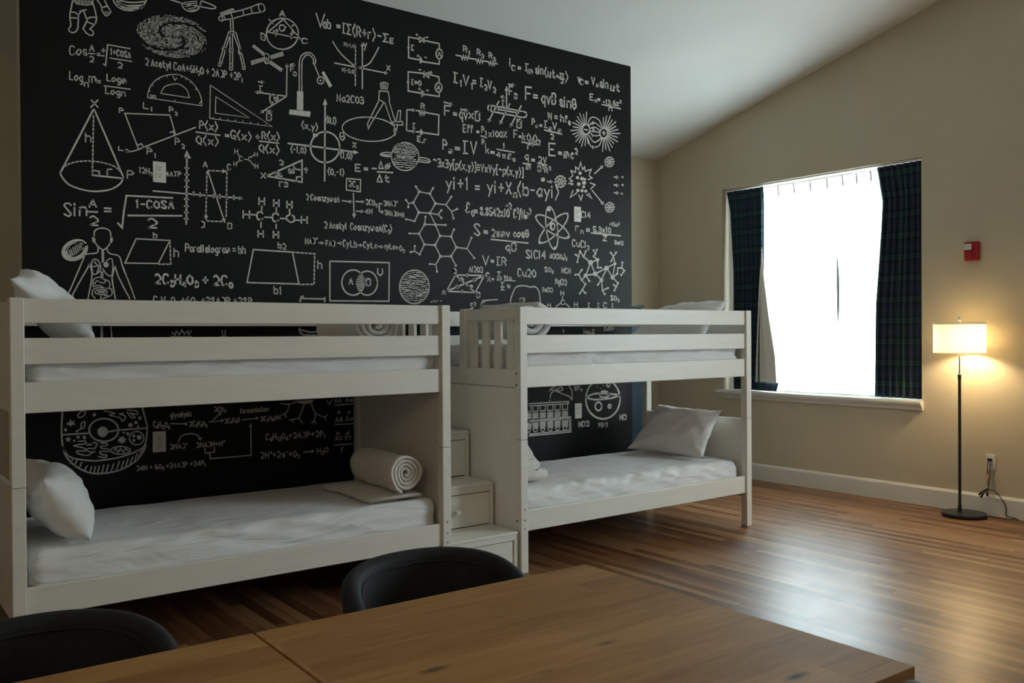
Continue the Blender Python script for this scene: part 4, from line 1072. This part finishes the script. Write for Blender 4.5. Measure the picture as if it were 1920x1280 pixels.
chalk('human_body_drawing', 'F', 'c 395 390 400 335 440 312 490 312 530 335 538 390 530 440 505 475 470 495 435 470 408 440 395 390;c 396 382 383 395 388 425 404 434;c 537 385 549 395 545 428 530 434;l 430 470 428 512;c 430 512 400 525 325 535 300 580 240 720 165 885 120 905;l 358 605 340 650 270 770 215 870 205 915;l 358 605 378 700 365 800 342 915;l 358 605 352 640;l 505 480 512 512;c 512 512 540 530 610 552 640 640 700 790 745 915;l 572 630 600 720 660 840 702 915;l 572 630 548 740 562 830 577 915;w 2;l 462 498 465 605;l 475 498 477 600;c 400 572 375 600 382 690 402 705 440 680 452 640 432 590 400 572;c 500 592 530 570 552 590 550 700 525 718 490 690 470 655;l 398 608 440 632 420 690;l 385 640 440 632;l 400 590 410 615;b 498 622 24;l 455 680 455 740;l 468 680 468 745;c 385 800 390 750 430 730 460 735 490 758 480 778 440 770;c 480 745 525 770 528 810 500 828 440 800 385 812;c 400 790 420 760 455 780;c 545 832 545 880 490 905 460 915;c 385 835 440 818 545 830;c 385 835 380 880 405 910;e 455 856 52 22;l 425 850 490 850;l 430 862 480 862;l 455 885 450 915;l 478 885 540 890', 2.5)
chalk('oval_cell_drawing', 'F', 'w 8;e 230 497 100 72 -26;w 3;c 180 465 158 500 175 540 200 550;c 225 440 280 425 312 450 300 500;w 2;l 180 500 200 545;l 195 490 215 545;l 212 475 230 535;l 228 465 245 528;l 245 455 260 515;l 262 450 275 500;l 278 448 288 485')
chalk('human_body_drawing', 'F', 'c 288 1160 335 1170 352 1205 340 1242 300 1238;c 295 1170 315 1180 325 1215;l 375 1155 379 1250;l 455 1155 455 1250;l 466 1155 466 1250;l 540 1155 546 1250', 2.2).name = 'legs_drawing'
chalk('crown_drawing', 'F', 'l 1060 1200 1088 1225 1100 1190 1125 1222 1148 1180 1168 1218 1198 1190 1205 1225 1228 1185;l 1050 1238 1230 1240;l 1490 1185 1500 1240;l 1520 1185 1515 1240;l 1470 1240 1540 1240', 2)
chalk('beaker_drawing', 'G', 'w 3;c 560 938 570 898 590 895;l 578 912 768 916;l 772 902 772 940;c 555 1165 560 1200 600 1232;c 752 1165 745 1200 718 1232;c 565 1180 650 1200 750 1190;l 580 1225 725 1228')
# --- upper right
sg = ';l 165 104 179 106;l 172 98 172 113;l 245 125 258 127'
chalk('circuit_diagram', 'C', 'l 185 138 108 122 108 285 195 302;l 215 315 348 335 348 290;l 348 215 348 175 228 150;l 190 120 195 162 228 145 190 120;l 230 125 228 168;l 200 278 200 328;l 210 292 210 320;e 348 255 25 38;t 336 272 362 274 35 A;p 97 212 108 178 119 212;t 128 225 148 226 38 I' + sg + ';l 175 270 190 272;l 182 262 182 280;l 235 282 248 284')
chalk('circuit_diagram', 'C', 'l 225 408 105 395 105 545 205 562;l 225 570 348 588 348 555;l 348 482 345 435 268 415;l 265 398 265 440 235 415 265 398;l 230 392 228 440;l 212 540 212 590;l 225 550 225 580;e 343 518 27 36;t 330 535 356 537 35 A;p 93 482 104 448 115 482;t 130 493 205 502 38 I=0;l 190 378 205 380;l 272 400 292 403;l 283 390 283 412;l 185 528 200 530;l 192 520 192 538;l 248 540 262 542')
chalk('circuit_diagram', 'C', '> 95 690 158 696;l 155 695 192 702 198 735 205 695 212 735 220 700 228 735 235 705 242 714 345 732 342 888 215 870;l 95 690 92 855;> 92 855 158 862;l 155 862 200 866;l 205 845 203 890;l 213 855 213 882;t 206 680 232 683 38 R;t 140 835 158 836 38 I;t 178 938 245 952 40 E,r')
chalk('resistor_diagram', 'C', 'l 478 265 520 272 528 300 538 265 548 300 558 268 568 302 578 270 585 290 640 298 645 325 655 292 665 328 675 295 685 328 692 308 735 318 742 342 750 310 760 345 768 315 778 345 785 325 805 335;t 537 235 582 248 44 R_1;t 645 260 690 274 44 R_2;t 738 284 782 298 42 R_3')
formula('C', 't 900 350 910 351 60 i;t 916 382 942 386 38 C;l 965 357 988 361;l 963 370 987 375;t 1020 385 1046 389 54 I;t 1042 408 1078 414 50 m;t 1102 408 1160 416 62 sin;t 1175 428 1250 444 60 (ωt;l 1262 428 1285 432;l 1273 418 1273 442;t 1290 438 1325 444 48 π;l 1285 442 1328 452;t 1296 482 1318 486 32 2;t 1338 468 1352 470 66 )')
formula('C', 't 460 475 602 510 76 I_1V_1;l 610 462 635 466;l 610 482 635 487;t 668 507 782 540 64 I_2V_2', 3)
formula('C', 't 1432 470 1450 473 50 v;t 1450 492 1475 496 38 C;l 1490 468 1514 473;l 1490 482 1514 487;t 1540 490 1590 500 54 V_m;t 1608 515 1668 526 64 sin;t 1688 540 1755 550 58 ωt')
formula('C', 'w 3;t 1024 612 1070 618 100 F;l 1085 575 1117 580;l 1085 595 1117 600;t 1148 640 1258 650 84 qvB;t 1292 662 1412 690 78 sinθ', 3)
formula('C', 't 1528 613 1575 622 46 E_n;l 1588 605 1606 608;l 1588 616 1606 619;t 1630 648 1768 662 36 -13.6z^2;l 1620 650 1768 685;t 1676 700 1700 703 40 n', 2.2)
formula('C', 'w 2.8;t 390 735 438 740 76 F;> 385 632 448 650;l 458 715 485 720;l 458 730 485 735;t 505 758 568 770 78 qv;> 515 688 568 697;t 582 758 614 762 62 x;t 630 776 664 781 60 B;> 626 706 662 713', 2.8)
chalk('current_wire_drawing', 'C', 'l 740 655 1000 705;c 1000 705 1028 715 1028 745 1000 752;l 735 700 1000 752;e 742 678 13 23;> 970 718 798 686;> 815 625 733 784;> 900 645 825 800;> 990 660 905 822;* 875 670 875 512;t 895 575 948 588 68 F_B;> 890 492 936 500;t 838 665 858 668 48 I;> 830 588 858 594;t 956 832 990 836 50 B;> 953 768 990 776')
formula('C', 't 1198 765 1368 796 52 W = hf_0')
formula('C', 't 1075 808 1115 820 48 P_m;l 1135 808 1152 811;l 1135 818 1152 821;t 1170 828 1295 852 50 I_mV_m;l 1170 850 1308 882;t 1219 920 1243 923 40 2')
formula('C', 't 535 865 610 872 58 Eff;l 640 858 660 861;l 640 868 660 871;t 680 870 712 876 50 P_2;l 672 895 720 910;t 683 962 708 972 42 P_1;t 736 902 875 908 46 x100%', 2.4)
formula('C', 't 932 910 958 914 60 F;l 970 896 988 899;l 970 906 988 909;t 1000 930 1132 948 56 kQ_1Q_2;l 993 945 1137 968;t 1040 1000 1082 1003 52 r^2', 2.4)
formula('C', 'w 3;t 376 1000 442 1016 76 P_m;l 472 985 508 990;l 472 1000 508 1004;t 535 1033 640 1037 96 IV', 3)
formula('C', 't 712 1030 742 1034 50 k;l 750 1018 780 1022;l 750 1030 780 1034;t 848 990 860 992 34 1;l 797 1000 937 1025;t 797 1060 935 1084 40 4πε_0', 2.4)
formula('C', 'w 3;t 1207 1048 1256 1052 94 E;l 1280 1022 1306 1027;l 1280 1035 1306 1040;t 1325 1068 1422 1082 72 mc^2', 3)
formula('C', 't 1018 1080 1045 1085 58 q;l 1002 1110 1067 1120;t 1030 1158 1060 1163 54 m;l 1070 1078 1096 1082;l 1070 1090 1096 1094;t 1126 1103 1186 1109 44 2V;l 1117 1110 1190 1125;t 1120 1172 1215 1188 42 B^2R^2', 2.4)
chalk('electric_field_drawing', 'C', 'e 1497 845 28 38;l 1485 846 1508 850;e 1635 875 30 40;l 1624 872 1648 876;l 1636 860 1636 890;w 2;r 1497 845 36 112 80 272 15;r 1635 875 38 120 -92 94 15;c 1520 815 1560 790 1612 830;c 1512 800 1530 760 1560 750 1600 775 1622 830;c 1527 840 1565 828 1605 855;l 1528 858 1602 868;c 1525 870 1565 895 1605 890;c 1515 885 1560 945 1615 915;c 1505 895 1530 970 1565 985 1600 970 1622 920;l 1548 782 1562 796 1545 806;l 1545 835 1560 846 1545 858;l 1540 888 1556 890 1545 902;l 1545 975 1562 985 1548 996')
formula('C', 't 302 1112 328 1116 50 ~;t 335 1135 1005 1214 58 ∃x∃y[p(x,y)]≡∀x∀y[~p(x,y)]', 2.5)
formula('I', 'w 3;t 402 518 575 524 92 yi+1;l 630 495 662 498;l 630 518 662 521;t 725 545 1278 590 92 yi+X_n(b-ayi)', 3)
def nuc(cx, cy, r):
    out = ''
    for k in range(19):
        ring = 0 if k == 0 else (1 if k < 7 else 2); a = k * (2 * pi / (6 if ring == 1 else 12)) + ring
        out += f';b {cx + r * .42 * ring * cos(a) * .98:.0f} {cy + r * .45 * ring * sin(a):.0f} {r * .185:.1f}'
    return out
chalk('fission_drawing', 'I', 'b 1160 445 17;> 1192 460 1235 462' + nuc(1297, 460, 48) + ';> 1358 475 1398 480;l 1395 410 1378 375 1415 388 1415 345 1438 368 1455 310 1470 368 1485 345 1490 380 1538 365 1522 405;l 1395 410 1365 440 1392 455 1370 460;l 1520 415 1545 432 1512 445;l 1395 530 1372 585 1425 548;l 1440 565 1457 605 1470 562;l 1500 560 1542 592 1518 552;l 1528 470 1567 485 1532 520;b 1450 395 14;b 1430 430 13;b 1465 437 15;b 1488 442 10;b 1440 480 15;b 1482 470 16;b 1478 502 12;b 1433 530 13;b 1465 532 13;b 1495 535 12;> 1562 400 1630 338;> 1545 530 1632 637' + nuc(1680, 307, 40) + nuc(1682, 662, 40) + ';> 1715 425 1752 428;b 1783 425 8;> 1715 487 1752 490;b 1783 487 8;> 1715 547 1752 551;b 1778 555 8', 2.2)
_n = '192 540 275 555 318 632 275 708 188 702 145 625 235 795 318 798 355 885 315 958 232 952 190 868 440 890 482 975 440 1045 358 1045 165 500 300 512 88 605 106 660 155 770 90 755 442 580 487 675 460 748 365 685 365 745 398 800 240 735 115 866 195 1030 125 1012 157 965 463 835 600 900 622 1058 478 1118 275 1105 330 1165'.split()
chalk('molecule_drawing', 'I', 'l 165 500 192 540 275 555 318 632 275 708 188 702 145 625 192 540;l 275 555 300 512;l 145 625 108 632 88 605;l 108 632 106 660;l 188 702 155 770 90 755;l 318 632 400 642 442 580;l 400 642 445 695 487 675;l 445 695 460 748;l 275 708 340 718 365 685;l 340 718 365 745;l 275 708 318 798;l 235 795 318 798 355 885 315 958 232 952 190 868 235 795;l 235 795 240 735;l 318 798 398 800;l 190 868 115 866;l 232 952 195 1030 155 1005 125 1012;l 155 1005 157 965;l 355 885 440 890 482 975 440 1045 358 1045 315 958;l 440 890 463 835;l 482 975 565 985 600 900;l 565 985 622 1058;l 440 1045 478 1118;l 358 1045 322 1110 275 1105;l 322 1110 330 1165'
      + ''.join(f';b {_n[i]} {_n[i + 1]} {12 if i < 32 else 9}' for i in range(0, len(_n), 2)), 2.2)
formula('I', 't 555 698 612 712 76 ε_0;l 622 683 646 687;l 622 700 646 704;t 670 720 895 738 60 8.8542x10;t 872 670 912 675 44 -2;t 932 745 1060 752 66 C^2/Nm^2', 2.8)
formula('I', 'w 3;t 622 878 665 881 86 S;l 697 845 727 850;l 697 860 727 865;w 2.6;t 760 890 1042 897 56 2πmv cosθ;l 753 912 1045 942;t 868 1000 948 1004 60 qB', 3)
chalk('atom_drawing', 'I', 'e 1229 823 44 168 -7;e 1234 812 152 47 33;e 1243 825 155 48 -46;e 1234 812 18 26;p 1222 795 1240 790 1228 808 1232 825 1242 834 1226 832 1218 815;b 1208 680 14;b 1105 733 9;b 1350 712 10;b 1135 938 12;b 1360 893 11;b 1255 980 12', 2.4)
formula('I', 't 1460 740 1530 746 46 Cl4', 2.4)
formula('I', 't 1415 845 1468 852 56 r_n;l 1500 830 1525 834;l 1498 845 1523 849;t 1555 855 1690 862 42 5.3x10;t 1682 806 1755 814 26 -11m^2;l 1537 862 1768 885;t 1630 922 1658 925 58 z', 2.4)
formula('I', 't 1390 966 1515 980 50 CuCl_2', 2.4)
formula('I', 't 1722 950 1788 956 28 BeH2', 1.8)
formula('I', 't 1028 1060 1180 1064 62 SiCl4', 2.6)
formula('I', 't 1212 1060 1345 1068 36 Al2(SO_4)_3', 2)
formula('I', 't 688 1110 735 1112 70 V;l 752 1075 775 1078;l 752 1088 775 1091;t 797 1113 872 1117 62 IR', 2.6)
chalk('rhombus_drawing', 'J', 'l 475 565 700 570 630 702 405 692 475 565;l 475 565 630 702;l 405 692 700 570;l 572 555 566 580;l 528 682 526 708;l 500 595 530 588;l 508 608 538 600;l 575 655 605 645;l 582 665 612 655;l 478 650 492 668;l 488 645 502 663;l 612 598 626 616;l 622 593 636 611;t 457 550 480 553 34 D;t 369 715 394 718 36 A;t 643 740 665 743 40 B;t 716 580 738 583 32 C')
formula('J', 't 582 540 688 546 44 Al2O3', 2)
formula('J', 't 722 615 750 618 54 x;l 716 583 750 587;l 760 593 776 594;l 760 602 776 603;t 806 578 832 580 38 Σ;t 802 604 836 606 26 Σx;t 855 600 915 605 34 Wx;l 855 607 945 611;t 832 655 858 658 34 Σ;t 832 682 858 684 22 Σ;t 880 665 902 668 40 w', 1.9)
formula('J', 't 964 575 1102 582 58 Cu2O', 2.4)
formula('J', 't 1174 540 1238 543 36 SO_2', 1.9)
formula('J', 't 1308 548 1375 553 38 HCN', 2)
formula('J', 't 1257 635 1345 645 42 MgCl2', 1.9)
formula('J', 't 1156 695 1235 699 32 BeCl2', 1.9)
formula('J', 't 1690 762 1752 766 36 SO_2', 2)
chalk('rounded_flask_drawing', 'J', 'c 905 800 912 740 950 660 1020 650 1060 660 1100 658 1130 700 1142 800;t 978 775 1016 770 26 √2;t 975 775 985 772 22 1', 2.2)
chalk('ammonia_diagram', 'J', 't 1299 722 1323 725 34 H;l 1312 732 1313 756;t 1302 795 1328 798 34 C;l 1298 785 1262 812;l 1330 785 1368 814;t 1405 815 1430 818 40 H;t 1196 815 1220 816 28 H', 2.1)
formula('J', 't 1512 818 1526 820 34 I;t 1588 820 1600 821 34 I;t 1634 822 1660 824 40 C;t 1702 820 1712 821 34 l', 1.9)
formula('J', 't 592 830 628 830 44 S^2;l 672 800 690 765 805 757;l 690 780 705 776', 2.1)
formula('J', 'l 280 778 296 775;l 306 760 314 776;l 324 775 336 764;l 355 766 368 768', 1.8)
_e = '315 105 375 105'
chalk('molecule_drawing', 'K', 'w 2.4;l 465 315 375 555 550 525 465 315;l 550 525 760 415 915 335 870 590 760 415;l 550 525 665 630 755 440;l 465 315 335 210 270 105 240 210 190 170;l 240 210 220 305;l 335 210 375 105;l 465 315 590 265 515 200 555 155 520 90;l 555 155 580 80;l 590 265 600 410 655 410;l 915 335 885 205 838 135;l 885 205 935 130;l 885 205 845 290;l 870 590 960 520 965 415 1040 415 1050 315;l 1040 415 1090 465 1030 545;l 870 590 970 695 935 765 880 715;l 935 765 905 830;l 665 630 685 830 785 785;l 685 830 725 900;l 665 630 600 725;l 375 555 440 655;l 375 555 300 640 245 535 185 540;l 245 535 300 450;l 300 640 370 715 310 820 265 885;l 310 820 370 880'
      ';b 465 315 46;b 550 525 44;b 760 418 44;b 590 265 36;b 370 555 36;b 870 592 38;b 665 640 36;b 915 335 28' + ''.join(f';b {p} 20' for p in ('335 210', '270 105', '240 210', '190 170', '220 305', '375 105', '520 200', '555 155', '520 90', '580 80', '595 410', '655 410', '838 135', '935 130', '845 290', '960 520', '1040 415', '1050 315', '1030 545', '970 695', '935 765', '905 830', '685 830', '785 785', '725 900', '600 725', '440 655', '300 640', '185 540', '245 535', '300 450', '370 715', '310 820', '265 885', '370 880')))
# --- below the upper bunks
chalk('cell_drawing', 'L', 'w 3;c 182 200 170 380 176 530 200 605 260 660 400 685 520 685 700 655 850 600 920 540 940 400 920 300 890 190;l 178 455 420 440;l 580 430 680 412 935 395;c 180 560 215 655 300 740 430 798 560 800 700 770 840 690 910 600 928 545;e 550 412 132 103;b 540 428 48;w 2.2;' + ';'.join(f'l {x0} {y0} {x1} {y1}' for x0, y0, x1, y1 in ((235, 640, 215, 668), (275, 665, 245, 710), (310, 680, 285, 735), (350, 700, 330, 755), (400, 735, 375, 775), (440, 740, 425, 795), (475, 740, 460, 798), (510, 735, 495, 800), (550, 725, 535, 798), (590, 725, 570, 795), (640, 715, 615, 788), (690, 695, 660, 778), (730, 690, 705, 765), (770, 670, 745, 745), (810, 655, 785, 720), (850, 625, 825, 695), (885, 595, 860, 665), (905, 575, 890, 630))) +
      ';c 320 515 380 512 385 535 310 545 282 555 370 575 380 600 310 600 320 625 400 640 440 620 470 600;c 395 545 470 550 470 575 400 580 410 605 470 610;c 520 530 580 535 570 555 520 560 540 580 590 585 590 605 520 605 525 630 575 640 560 660 500 650;c 450 520 490 535 480 552 420 535;e 700 595 88 35;c 640 600 660 580 680 612 700 580 725 612 745 580 770 605;e 845 485 65 60;b 820 465 15;b 868 478 22;b 820 505 14;p 200 490 222 485 230 468 238 486 258 490 242 502 246 522 228 510 210 520 216 502;p 670 505 692 490 690 470 708 480 725 462 730 485 755 490 740 505 748 525 722 522 712 540 700 522 680 525 688 510;p 215 350 240 340 250 310 262 338 290 325 282 350 295 368 262 365 250 385 240 365 218 368;b 465 275 16;b 790 368 20;b 840 345 16;b 858 380 10;b 765 445 14;b 730 435 10;b 375 480 16;b 318 476 14;b 283 508 10;b 205 410 14;c 300 420 340 400 350 350 380 340 370 390 330 410 300 432;e 350 270 40 22 -40;c 550 240 650 262 600 278 690 300 720 332 745 290 690 268 730 262;c 760 232 845 240 850 272 790 258 830 295 800 300 760 250;e 875 305 10 14', 2.2)
formula('L', 't 997 385 1138 390 48 C_6H_1_2O_6;> 1150 355 1300 358;t 1322 378 1475 374 42 2C_3H_4O_3;t 1150 300 1335 288 46 glycolysis;l 1500 340 1535 338;> 1530 338 1625 325;> 1530 325 1605 256;t 1547 245 1645 245 38 2CO_2;t 1640 350 1770 338 38 2C_2H_4O;t 1778 264 2030 242 42 fermentation;> 1795 320 1940 305;t 1962 332 2136 318 38 2C_2H_5OH', 2, 'chalk')
formula('L', 't 1148 585 1300 572 42 2NAD^+;c 1220 520 1250 465 1330 445 1390 460 1420 495;l 1402 490 1420 500 1430 480;t 1386 570 1635 552 42 2NADH+H^+;l 1458 575 1465 622 1545 610 1545 570;l 1500 618 1508 670 1875 640;> 1875 640 1872 360', 2)
formula('L', 't 848 778 1460 728 42 24H + 6O_2 +34ADP +34P_i', 2)
formula('M', 't 473 500 1000 468 48 C_6H_1_2O_6+2ADP+2P_i', 2)
formula('M', 't 428 665 770 650 52 2H^++2e^-+O_2;> 810 610 905 603;t 935 625 1030 613 48 H_2O', 2)
chalk('neuron_drawing', 'M', 'l 600 172 680 182 745 160;l 680 182 670 235 640 268 612 278;l 640 268 655 300;l 820 175 800 230 768 305 680 325;l 712 318 718 345;l 768 305 800 350;l 880 160 892 215 920 265 905 345;l 885 355 905 325 925 360;l 920 265 1005 300 1022 272;l 1005 300 1012 325;p 740 150 910 140 880 172 820 180 770 172;l 1020 150 1045 180;l 1045 180 1068 140', 1.9)
formula('M', 't 1092 165 1250 155 34 AA  Aa;l 1092 188 1255 178;t 1100 340 1252 328 44 AA Aa;l 1095 362 1258 356;t 1120 265 1140 263 30 o;t 1210 262 1235 260 26 w;t 1100 505 1240 498 36 XX XY;t 1110 455 1130 453 24 H;t 1190 455 1225 448 26 o;l 1208 440 1222 420;l 1088 548 1255 535;t 1152 617 1172 614 44 F', 1.9)
chalk('hand_drawing', 'N', 'c 345 655 360 630 395 612;c 350 640 400 652 470 682 520 700 555 735;l 350 718 358 680 380 655;l 555 720 552 650 525 605;c 395 640 430 656 468 638 450 615;c 410 625 425 640 440 620;l 347 735 347 745', 2)
formula('N', 't 575 648 640 642 32 SF_6', 1.9)
def rack():
    s = 'l 155 772 522 750 522 770 158 792;l 155 930 540 890 543 1030 158 1068;l 155 945 528 903;l 158 1052 530 1015 528 903'
    for k, x in enumerate((150, 215, 283, 352, 420, 488)):
        y = 790 - k * 4.2
        a, b = x - 24, x + 24
        s += f';w 1.8;l {a} {y} {a} {y + 128};l {b} {y - 3} {b} {y + 122};l {a} {y + 150} {a} {y + 205};l {b} {y + 145} {b} {y + 200};c {a} {y + 205} {x - 12} {y + 240} {x + 12} {y + 238} {b} {y + 200};w 3.2;l {a + 2} {y + 60} {b - 2} {y + 57};w 2'
        for q in range(6):
            yy = y + 66 + q * 10; s += f';l {a + 4} {yy + 4} {b - 4} {yy - 3}'
        for q in range(6):
            yy = y + 158 + q * 11; s += f';l {a + 5} {yy + 4} {b - 5} {yy - 3}'
    return s
chalk('test_tube_rack_drawing', 'N', rack(), 2)
chalk('ringed_planet_drawing', 'N', 'w 3;e 838 728 158 183;c 683 708 760 680 850 676 998 692;c 683 712 760 732 900 722 998 692;c 808 692 820 664 850 655 885 670 888 700 850 712 810 705;e 797 795 30 38;e 900 795 13 15;b 785 617 5;b 820 633 5;b 842 602 6;e 888 595 14 18')
formula('N', 't 616 985 710 976 46 NCl3', 2.3)
formula('N', 't 800 987 880 980 36 PBr3', 2.3)
formula('N', 't 995 920 1057 916 44 HCl', 2.3)
formula('N', 't 662 128 760 126 38 Na_2S;l 472 85 476 115', 2.2)
formula('N', 't 850 97 940 92 30 CuSO4', 1.9)
